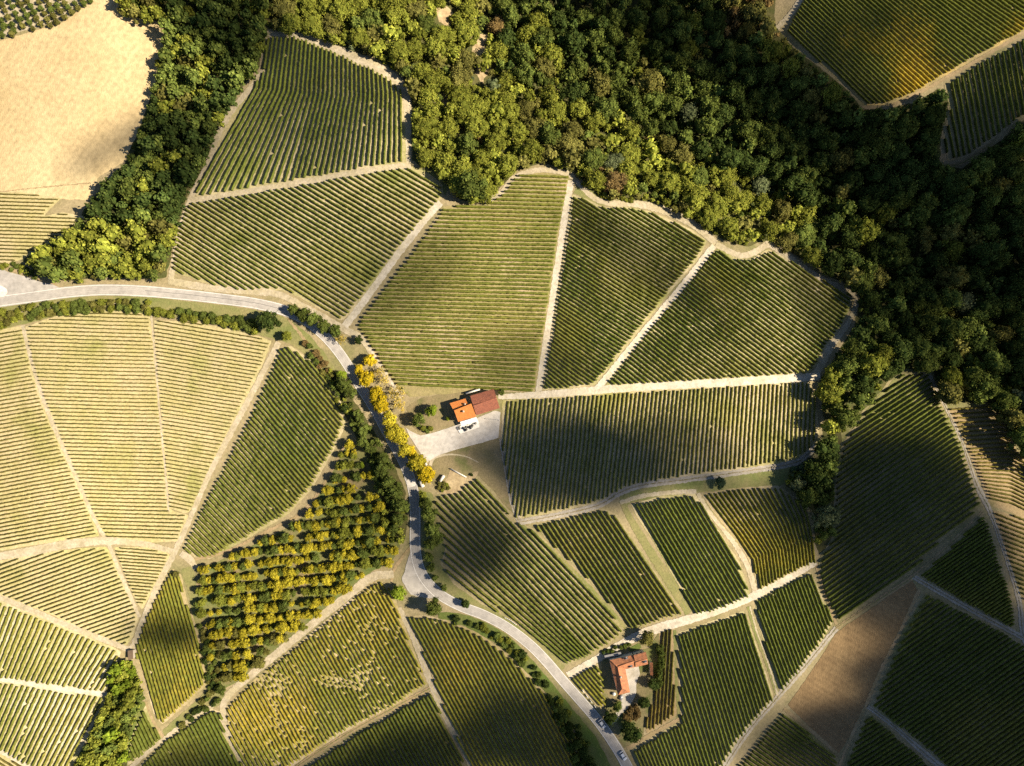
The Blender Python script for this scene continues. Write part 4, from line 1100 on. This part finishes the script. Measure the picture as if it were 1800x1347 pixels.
def opening(kind, a, b, t, z, wd, ht, parent, mat='glass'):
    """window or door on the outside of the wall a -> b (outside to its right), with frame and sill"""
    a, b = np.asarray(a[:2], float), np.asarray(b[:2], float)
    d = (b - a) / np.linalg.norm(b - a)
    n = np.array([d[1], -d[0]])
    c = a + (b - a) * t
    rz = math.atan2(d[1], d[0])
    w_ = box(kind, (*(c + n * 0.02), z), (wd, 0.08, ht), mat, parent, rz)
    box('frame', (0, -0.03 if False else 0.0, ht / 2 + 0.04), (wd + 0.2, 0.14, 0.08), 'whitewash', w_)
    box('sill', (0, 0, -ht / 2 - 0.04), (wd + 0.2, 0.20, 0.08), 'stone', w_)
    return w_


def at(px, py, z):
    return flat([(px, py)], z)[0]


def gable(parent, q, z0, ze, zr, wall, roof, over=0.45):
    """q: four eave corners a b c d; ridge runs from mid(a, d) to mid(b, c)"""
    q = np.asarray(q)
    w = inset(q, -over)
    ma, mb = (w[0] + w[3]) / 2, (w[1] + w[2]) / 2
    walls('wall', [w[0], w[1], (*mb, zr - 0.25), w[2], w[3], (*ma, zr - 0.25)], z0 - 1.0, ze, wall, parent)
    ra, rb = np.array([*((q[0] + q[3]) / 2), zr]), np.array([*((q[1] + q[2]) / 2), zr])
    e = [np.array([*p, ze]) for p in q]
    solid('roof', [e[0], e[1], rb, ra], 0.16, roof, parent)
    solid('roof', [e[3], ra, rb, e[2]], 0.16, roof, parent)
    d = (rb - ra)[:2]
    L = np.linalg.norm(d)
    box('ridge_cap', (*((ra + rb)[:2] / 2), zr + 0.03), (L, 0.28, 0.12), roof, parent, math.atan2(d[1], d[0]))
    return w


# the orange and russet roofed house
c = ground([(835, 716)])[0]
z0 = c[2]
H1 = tag(empty('country_house', (0, 0, 0)), 'white-walled house with orange and russet tiled roofs beside the gravel yard', 'house')
ze = z0 + 4.6
q = [at(826.4, 696.1, ze), at(868.0, 683.8, ze), at(878.6, 717.5, ze), at(837.3, 730.2, ze)]
w_ = gable(H1, q, z0, ze, z0 + 6.3, 'stucco', 'russet')
for t in (0.2, 0.5, 0.8):
    opening('window', w_[3], w_[2], t, z0 + 2.6, 0.9, 1.3, H1)
    opening('window', w_[1], w_[0], t, z0 + 2.6, 0.9, 1.3, H1)
opening('window', w_[2], w_[1], 0.5, z0 + 3.0, 0.9, 1.2, H1)
za, zb = z0 + 6.4, z0 + 5.0
A, B = at(798.2, 721.6, za), at(828.4, 709.6, za)
Cc, D = at(837.0, 732.2, zb), at(805.4, 741.8, zb)
solid('roof', [(*A, za), (*B, za), (*Cc, zb), (*D, zb)], 0.16, 'orange', H1)
wq = inset([A, B, Cc, D], -0.4)
walls('wall', [(*wq[0], za - 0.2), (*wq[1], za - 0.2), (*wq[2], zb - 0.15), (*wq[3], zb - 0.15)], z0 - 1, zb, 'whitewash', H1)
for t in (0.25, 0.75): opening('window', wq[3], wq[2], t, z0 + 3.8, 0.9, 1.2, H1)
opening('door', wq[3], wq[2], 0.5, z0 + 1.1, 1.2, 2.1, H1, 'wood')
opening('window', wq[0], wq[3], 0.5, z0 + 3.2, 0.8, 1.2, H1)
zc, zd = z0 + 4.9, z0 + 4.1
A, B = at(797.0, 721.4, zc), at(822.5, 711.2, zc)
Cc, D = at(818.2, 700.6, zd), at(790.4, 709.0, zd)
solid('roof', [(*A, zc), (*B, zc), (*Cc, zd), (*D, zd)], 0.16, 'orange', H1)
w2 = inset([A, B, Cc, D], -0.35)
walls('wall', [(*w2[0], zc - 0.2), (*w2[1], zc - 0.2), (*w2[2], zd - 0.15), (*w2[3], zd - 0.15)], z0 - 1, zd, 'stucco', H1)
opening('window', w2[2], w2[3], 0.5, z0 + 2.2, 0.9, 1.2, H1)
ch = at(814.6, 723.5, z0 + 6.2)
k = box('chimney', (*ch, z0 + 6.2), (0.7, 0.7, 1.3), 'stucco', H1, 0.3)
box('chimney_cap', (0, 0, 0.72), (0.95, 0.95, 0.12), 'stone', k)
k = box('chimney', (*at(817.3, 710.6, z0 + 5.0), z0 + 5.1), (0.6, 0.6, 1.0), 'stucco', H1, 0.3)
box('chimney_cap', (0, 0, 0.56), (0.8, 0.8, 0.1), 'stone', k)
zp = z0 + 2.9
solid('canopy', [(*at(x, y, zp - dz), zp - dz) for x, y, dz in ((808.8, 741.8, 0), (837.4, 733.4, 0), (840.0, 741.0, 0.35), (811.2, 749.0, 0.35))], 0.10, 'whitewash', H1)
for x, y in ((811.5, 748.6), (825.5, 744.8), (839.4, 740.8)):
    p = ground([(x, y)])[0]
    box('canopy_post', (p[0], p[1], p[2] + 1.25), (0.14, 0.14, 2.5), 'whitewash', H1, 0.3)
yw = tag(empty('yard_wall', (0, 0, 0)), 'low pale wall behind the russet roof', 'wall')
p0, p1 = ground([(819.5, 692.4)])[0], ground([(843.5, 685.4)])[0]
d = p1 - p0
box('wall', (*((p0 + p1)[:2] / 2), (p0 + p1)[2] / 2 + 0.8), (np.hypot(d[0], d[1]), 0.5, 2.2), 'stucco', yw, math.atan2(d[1], d[0]))
box('coping', (*((p0 + p1)[:2] / 2), (p0 + p1)[2] / 2 + 1.95), (np.hypot(d[0], d[1]) + 0.2, 0.75, 0.1), 'concrete', yw, math.atan2(d[1], d[0]))
sheet('patio', [(803.2, 751), (811, 748.5), (840, 737), (843.7, 751), (808.2, 763.2)], 'pale', 0.45, 0.0)
for i, (zx, zy) in enumerate([(535, 1045), (625, 1050), (690, 1025), (665, 1080), (790, 1000), (755, 1030), (840, 940), (850, 895), (700, 945)]):
    p = ground([(760 + zx / 11.225, 660 + zy / 11.225)])[0]
    e = tag(empty('patio_table', (p[0], p[1], p[2] + 0.45), i * 0.7), 'dark table with two benches on the white patio of the house', 'table', 'tables on the white patio')
    box('table_top', (0, 0, 0.73), (1.1, 0.7, 0.05), 'black', e)
    box('leg', (-0.4, 0, 0.35), (0.08, 0.5, 0.7), 'black', e)
    box('leg', (0.4, 0, 0.35), (0.08, 0.5, 0.7), 'black', e)
    for sgn in (-1, 1):
        b_ = box('bench', (0, sgn * 0.65, 0.43), (1.0, 0.3, 0.05), 'black', e)
        box('leg', (-0.4, 0, -0.22), (0.05, 0.25, 0.4), 'black', b_)
        box('leg', (0.4, 0, -0.22), (0.05, 0.25, 0.4), 'black', b_)


def lathe(name, prof, mat, parent=None, loc=None, n=10):
    V_ = [(r * math.cos(2 * math.pi * k / n), r * math.sin(2 * math.pi * k / n), z) for r, z in prof for k in range(n)]
    F_ = [(i * n + k, i * n + (k + 1) % n, (i + 1) * n + (k + 1) % n, (i + 1) * n + k) for i in range(len(prof) - 1) for k in range(n)]
    me = bpy.data.meshes.new(name)
    me.from_pydata(V_, [], F_ + [tuple(range(n - 1, -1, -1)), tuple(range(len(V_) - n, len(V_)))])
    me.materials.append(M[mat])
    return link(name, me, parent, loc)


p = ground([(877, 739)])[0]
lp = tag(empty('lamp_post', p), 'thin lamp post at the vineyard edge of the gravel yard', 'lamp post')
lathe('base', [(0.18, -0.1), (0.18, 0.25), (0.1, 0.3)], 'metal', lp)
lathe('pole', [(0.08, 0.3), (0.05, 5.2)], 'metal', lp)
box('arm', (-0.45, 0, 5.2), (1.0, 0.07, 0.07), 'metal', lp)
box('lamp_head', (-1.0, 0, 5.16), (0.5, 0.22, 0.1), 'lamp', lp)

# entrance walls by the avenue
for lb, a, b, hh, wdt, mt in (('white entrance wall under the last golden avenue tree', (738, 846), (745, 856), 1.6, 1.2, 'whitewash'), ('slanted white slab wall between the lawn and the stone terrace', (781, 836), (774, 846), 1.4, 1.1, 'whitewash'),
                              ('low stone edge along the upper side of the terrace', (792, 824), (820, 839), 0.7, 0.35, 'concrete'), ('short white pillar at the mouth of the garden path', (748, 814), (750, 818), 1.2, 0.9, 'whitewash')):
    p0, p1 = ground([a])[0], ground([b])[0]
    d = p1 - p0
    L = float(np.hypot(d[0], d[1]))
    e = tag(empty('garden_wall', ((p0 + p1) / 2)), lb, 'wall')
    e.rotation_euler = (0, 0, math.atan2(d[1], d[0]))
    box('wall', (0, 0, hh / 2 - 0.3), (L, wdt, hh + 0.6), mt, e)
    box('coping', (0, 0, hh + 0.05), (L + 0.15, wdt + 0.2, 0.1), 'concrete', e)

# the courtyard farmhouse
z0 = ground([(1108, 1185)])[0][2]
H2 = tag(empty('farmhouse', (0, 0, 0)), 'L-shaped farmhouse with weathered terracotta hip roofs round a white courtyard', 'house')
ze, zr = z0 + 5.2, z0 + 7.0
K = {n: (*at(x, y, z), z) for n, x, y, z in (('nw', 1071.4, 1161.0, ze), ('nm', 1113.5, 1151.5, ze), ('sm', 1117.5, 1172.5, ze), ('in', 1099.5, 1176.8, ze), ('se', 1107.4, 1217.2, ze), ('sw', 1086.2, 1222.0, ze),
                                              ('r0', 1085.4, 1171.6, zr), ('r1', 1115.5, 1162.5, zr), ('r2', 1093.6, 1211.0, zr))}
walls('wall', [np.array(K[n][:2]) * 0.97 + 0.03 * np.array(K['in'][:2]) for n in ('nw', 'nm', 'sm', 'in', 'se', 'sw')][::-1], z0 - 1, ze - 0.15, 'stucco', H2)
for f in (('nw', 'nm', 'r1', 'r0'), ('r0', 'r1', 'sm', 'in'), ('nw', 'r0', 'r2', 'sw'), ('r0', 'in', 'se', 'r2'), ('sw', 'r2', 'se')):
    solid('roof', [K[n] for n in f], 0.15, 'terra', H2)
for a, b in (('r0', 'r1'), ('r0', 'r2'), ('nw', 'r0'), ('r0', 'in'), ('r2', 'sw'), ('r2', 'se')):
    A, B = np.array(K[a]), np.array(K[b])
    d = B - A
    o = box('ridge_cap', tuple((A + B) / 2 + np.array([0, 0, 0.06])), (np.linalg.norm(d), 0.3, 0.12), 'terra', H2)
    o.rotation_euler = (0, -math.asin(d[2] / np.linalg.norm(d)), math.atan2(d[1], d[0]))
z2 = z0 + 5.9
q = [at(1113.6, 1152.0, z2), at(1135.2, 1146.2, z2), at(1139.2, 1167.8, z2), at(1117.6, 1173.0, z2)]
w_ = gable(H2, q, z0, z2, z0 + 7.4, 'stucco', 'terra', 0.4)
for t in (0.3, 0.7):
    opening('window', w_[3], w_[2], t, z0 + 3.8, 0.8, 1.2, H2)
    opening('window', w_[1], w_[0], t, z0 + 3.8, 0.8, 1.2, H2)
opening('door', w_[3], w_[2], 0.5, z0 + 1.1, 1.1, 2.1, H2, 'wood')
for t in (0.2, 0.5, 0.8):
    opening('window', K['nw'], K['sw'], t, z0 + 3.4, 0.8, 1.2, H2)
    opening('window', K['se'], K['in'], t, z0 + 3.4, 0.8, 1.2, H2)
for zx, zy, zz in ((785, 865, 6.05), (875, 1025, 6.0), (1155, 935, 7.25)):
    p = at(1030 + zx / 11.225, 1080 + zy / 11.225, z0 + zz)
    o = box('skylight', (*p, z0 + zz + 0.06), (1.9, 0.65, 0.16), 'glass', H2, 0.22)
    box('frame', (0, 0.38, 0.02), (2.1, 0.1, 0.2), 'metal', o)
    box('frame', (0, -0.38, 0.02), (2.1, 0.1, 0.2), 'metal', o)
k = box('chimney', (*at(1091, 1190, z0 + 7), z0 + 7.0), (0.6, 0.6, 1.2), 'stucco', H2, 0.2)
box('chimney_cap', (0, 0, 0.66), (0.85, 0.85, 0.12), 'stone', k)
S = tag(empty('shed', (0, 0, 0)), 'long grey-roofed shed behind the courtyard farmhouse', 'shed')
zs = z0 + 2.6
q = [at(1062.3, 1152.6, zs), at(1091.2, 1146.2, zs), at(1092.4, 1150.6, zs), at(1063.6, 1157.4, zs)]
solid('roof', [(*q[0], zs), (*q[1], zs), (*q[2], zs + 0.4), (*q[3], zs + 0.4)], 0.1, 'slate', S)
walls('wall', list(inset(q, -0.2))[::-1], z0 - 1, zs - 0.1, 'stone', S)
opening('door', q[3], q[2], 0.5, z0 + 1.0, 1.2, 1.9, S, 'wood')
S = tag(empty('shed', (0, 0, 0)), 'narrow red-roofed lean-to between the farmhouse and its hedge', 'shed')
q = [at(1142.6, 1164.6, zs), at(1147.0, 1164.4, zs), at(1147.4, 1187.0, zs), at(1143.0, 1187.2, zs)]
solid('roof', [(*q[0], zs), (*q[1], zs + 0.7), (*q[2], zs + 0.7), (*q[3], zs)], 0.1, 'terra', S)
walls('wall', list(inset(q, -0.15))[::-1], z0 - 1, zs - 0.1, 'stucco', S)
opening('door', q[0], q[3], 0.5, z0 + 1.0, 1.0, 1.9, S, 'wood')
sheet('courtyard', [(1098, 1175), (1122, 1170), (1125, 1186), (1118, 1200), (1119, 1216), (1112, 1232), (1102, 1246), (1091, 1256), (1084, 1268), (1074, 1276), (1068, 1270), (1084, 1252), (1092, 1240), (1092, 1222), (1106, 1216)], 'yard', 0.13, 0.6)
sheet('grass_patch', [(1104, 1140), (1124, 1130), (1128, 1140), (1106, 1146)], 'lush', 0.13, 0.5)
sheet('rough_ground', [(1058, 1160), (1070, 1156), (1140, 1140), (1158, 1112), (1160, 1150), (1150, 1225), (1134, 1270), (1130, 1300), (1098, 1316), (1070, 1275), (1062, 1245), (1056, 1200)], 'lawn', 0.10, 0.6)
p = ground([(1079, 1219)])[0]
t_ = tag(empty('water_tank', p), 'small white tank at the lower corner of the farmhouse', 'tank')
lathe('tank', [(0.7, 0.0), (0.75, 0.1), (0.75, 1.2), (0.5, 1.45), (0.15, 1.5)], 'whitewash', t_)
lathe('lid', [(0.2, 1.49), (0.2, 1.6), (0.1, 1.63)], 'metal', t_)
S = tag(empty('field_hut', (0, 0, 0)), 'small brown-roofed hut where the fan tracks meet above the corner wood', 'hut')
zh = ground([(229, 1150)])[0][2]
q = [at(224.5, 1144, zh + 2.4), at(234.5, 1142.5, zh + 2.4), at(235, 1158, zh + 2.4), at(225, 1160, zh + 2.4)]
solid('roof', [(*q[0], zh + 2.4), (*q[1], zh + 2.9), (*q[2], zh + 2.9), (*q[3], zh + 2.4)], 0.1, 'wood', S)
walls('wall', list(inset(q, -0.2))[::-1], zh - 1, zh + 2.3, 'stone', S)
opening('door', q[3], q[2], 0.5, zh + 1.0, 1.0, 1.9, S, 'wood')


# ------------------------------------------------------------------ cars, fence, guard rail
def car(px, py, ang_px, paint, label):
    p = ground([(px, py), (px + math.cos(ang_px) * 4, py + math.sin(ang_px) * 4)])
    d = p[1] - p[0]
    e = tag(empty('car', (p[0][0], p[0][1], p[0][2] + 0.19), math.atan2(d[1], d[0])), label, 'car', 'cars on the road')
    prof = [(-2.1, 0.30), (-2.15, 0.62), (-2.05, 0.92), (-1.0, 0.98), (0.75, 0.96), (1.75, 0.82), (2.1, 0.62), (2.12, 0.32), (1.9, 0.22), (-1.9, 0.22)]
    n = len(prof)
    v = [(x, -0.86 + (0.06 if z > 0.9 else 0), z) for x, z in prof] + [(x, 0.86 - (0.06 if z > 0.9 else 0), z) for x, z in prof]
    me = bpy.data.meshes.new('body')
    me.from_pydata(v, [], [tuple(range(n)), tuple(range(2 * n - 1, n - 1, -1))] + [(i, n + i, n + (i + 1) % n, (i + 1) % n) for i in range(n)])
    me.materials.append(M[paint])
    body = link('body', me, e)
    cab = [(-1.75, 0.94), (-1.25, 1.43), (0.15, 1.46), (1.0, 0.95)]
    v = [(x, s * (0.78 if z < 1 else 0.60), z) for s in (-1, 1) for x, z in cab]
    me = bpy.data.meshes.new('windows')
    me.from_pydata(v, [], [(0, 1, 2, 3), (7, 6, 5, 4), (0, 4, 5, 1), (1, 5, 6, 2), (2, 6, 7, 3)])
    me.materials.append(M['glass'])
    link('windows', me, e)
    solid('roof', [(-1.35, -0.66, 1.49), (0.22, -0.66, 1.51), (0.22, 0.66, 1.51), (-1.35, 0.66, 1.49)], 0.06, paint, e)
    for x in (-1.3, 1.32):
        for s in (-1, 1):
            w_ = lathe('wheel', [(0.2, -0.1), (0.32, -0.1), (0.32, 0.1), (0.2, 0.1)], 'rubber', e, (x, s * 0.80, 0.32))
            w_.rotation_euler = (R(90), 0, 0)
            lathe('rim', [(0.2, -0.11), (0.2, 0.11)], 'metal', w_)
    for s in (-1, 1):
        box('headlight', (2.06, s * 0.6, 0.66), (0.12, 0.36, 0.14), 'lamp', body)
        box('tail_light', (-2.10, s * 0.62, 0.74), (0.1, 0.3, 0.16), 'terra', body)
        box('mirror', (0.72, s * 0.95, 1.0), (0.15, 0.2, 0.12), paint, body)
    return e


car(1058, 1271.5, math.atan2(38, 27), 'silver', 'silver white car on the road beside the dark trees of the farmhouse drive')
car(1095, 1327.5, math.atan2(36, 23), 'carpaint', 'clean white car on the road below the big dark tree')
p = ground([(1091.5, 1225.5)])[0]
tr = tag(empty('garden_trailer', (p[0], p[1], p[2] + 0.13), 1.2), 'grey trailer parked against the lower gable of the farmhouse', 'trailer')
box('bed', (0, 0, 0.6), (2.2, 1.4, 0.5), 'metal', tr)
box('drawbar', (1.6, 0, 0.45), (1.1, 0.1, 0.1), 'metal', tr)
for s in (-1, 1):
    w_ = lathe('wheel', [(0.18, -0.09), (0.3, -0.09), (0.3, 0.09), (0.18, 0.09)], 'rubber', tr, (0, s * 0.82, 0.3))
    w_.rotation_euler = (R(90), 0, 0)


def rail(name, label, cat, pts, n, hh, mat, seg=1.0):
    c = spline(pts, 0.8)
    c = c[np.linspace(0, len(c) - 1, n * 2).astype(int)]
    P = ground(c)
    e = tag(empty(name, P[0]), label, cat)
    P = P - P[0]
    for i in range(0, len(P) - 1):
        a, b = P[i], P[i + 1]
        d = b - a
        L = float(np.hypot(d[0], d[1]))
        if i % 2 == 0 or seg >= 1.0:
            for zz in (hh, hh * 0.5):
                o = box('rail', tuple((a + b) / 2 + np.array([0, 0, zz])), (L, 0.12, 0.28), mat, e, math.atan2(d[1], d[0]))
        box('post', tuple(a + np.array([0, 0, hh * 0.5])), (0.14, 0.14, hh + 0.3), mat, e, math.atan2(d[1], d[0]))
    return e


rail('roadside_fence', 'broken white fence along the road below the small vineyard patch', 'fence', [(1016, 1203), (1030, 1221), (1048, 1244)], 5, 0.95, 'whitewash', 0.5)
rail('guard_rail', 'short white guard rail above the curving road', 'guard rail', [(887, 1085), (897, 1090), (908, 1098)], 4, 0.8, 'whitewash')

# ------------------------------------------------------------------ broken clouds drifting above the hills
cm = bpy.data.materials.new('cloud_vapour')
cm.use_nodes = True
cm.node_tree.nodes.clear()
_o = cm.node_tree.nodes.new('ShaderNodeOutputMaterial')
_v = cm.node_tree.nodes.new('ShaderNodeVolumePrincipled')
_v.inputs['Color'].default_value = (0.62, 0.62, 0.63, 1)
_v.inputs['Density'].default_value = 0.10
_v.inputs['Anisotropy'].default_value = 0.6
cm.node_tree.links.new(_v.outputs[0], _o.inputs['Volume'])
_bm = bmesh.new(); bmesh.ops.create_icosphere(_bm, subdivisions=4, radius=1.0)
_bm.verts.ensure_lookup_table()
CV = np.array([v.co[:] for v in _bm.verts]); CF = np.array([[v.index for v in f.verts] for f in _bm.faces]); _bm.free()


def cloud(px, py, rx, ry, rot, thick, seed):
    """a puff of cloud whose shade falls on that part of the land"""
    g = ground([(px, py)])[0]
    alt = 900.0
    c = g + np.array(SUNV) * ((alt - g[2]) / SUNV[2])
    d = CV.copy()
    lump = 1 + 0.55 * (noise(d[:, 0] * 3 + seed * 7.1 + d[:, 2] * 1.7, d[:, 1] * 3 + d[:, 2] * 2.3, 1.0, seed) - 0.5) + 0.30 * (noise(d[:, 0] * 7 + seed, d[:, 1] * 7 + d[:, 2] * 5, 1.0, seed + 4) - 0.5)
    d *= lump[:, None]
    a = R(-rot)
    x, y = d[:, 0] * rx * 0.268, d[:, 1] * ry * 0.268
    v = np.stack([x * math.cos(a) - y * math.sin(a), x * math.sin(a) + y * math.cos(a), d[:, 2] * thick], 1)
    o = link('cloud', np_mesh('cloud', v, [CF], cm, smooth=True), None, tuple(c))
    return tag(o, 'soft broken cloud drifting high above the vineyards', 'cloud', 'broken clouds above the hills')


for i, a in enumerate([
    (1180, 80, 270, 85, 28, 11), (1400, 235, 210, 95, 35, 11), (1640, 430, 240, 160, 30, 12), (1800, 640, 170, 140, 0, 12), (1560, 570, 70, 110, 0, 7),
    (1555, 890, 140, 130, -30, 22), (1650, 1010, 140, 80, -35, 20), (1730, 1230, 210, 160, -30, 28), (1480, 1310, 170, 80, 0, 14), (1700, 240, 130, 80, -30, 12),
    (995, 810, 125, 85, 5, 26), (1170, 800, 170, 75, 5, 6), (820, 965, 90, 85, 30, 10), (975, 1310, 140, 75, 30, 16), (680, 1350, 230, 55, -25, 14), (340, 1360, 140, 50, 0, 7),
    (690, 500, 150, 80, -30, 2.4), (1120, 455, 150, 70, 35, 3.0), (1440, 530, 130, 90, 40, 3.4), (180, 265, 95, 38, -35, 3.2), (290, 1112, 70, 34, 10, 9),
    (540, 200, 170, 140, 0, 2.4), (390, 50, 150, 80, 20, 6), (300, 270, 90, 100, -50, 4), (660, 890, 90, 130, -30, 1.6), (920, 640, 110, 60, 0, 2.0), (1480, 70, 100, 60, -40, 3.4), (1770, 110, 100, 30, -35, 6),
    (1290, 870, 120, 40, 10, 3.5), (1240, 1230, 200, 130, 0, 1.8), (820, 1180, 160, 90, 30, 1.6)]):
    cloud(*a, i + 1)
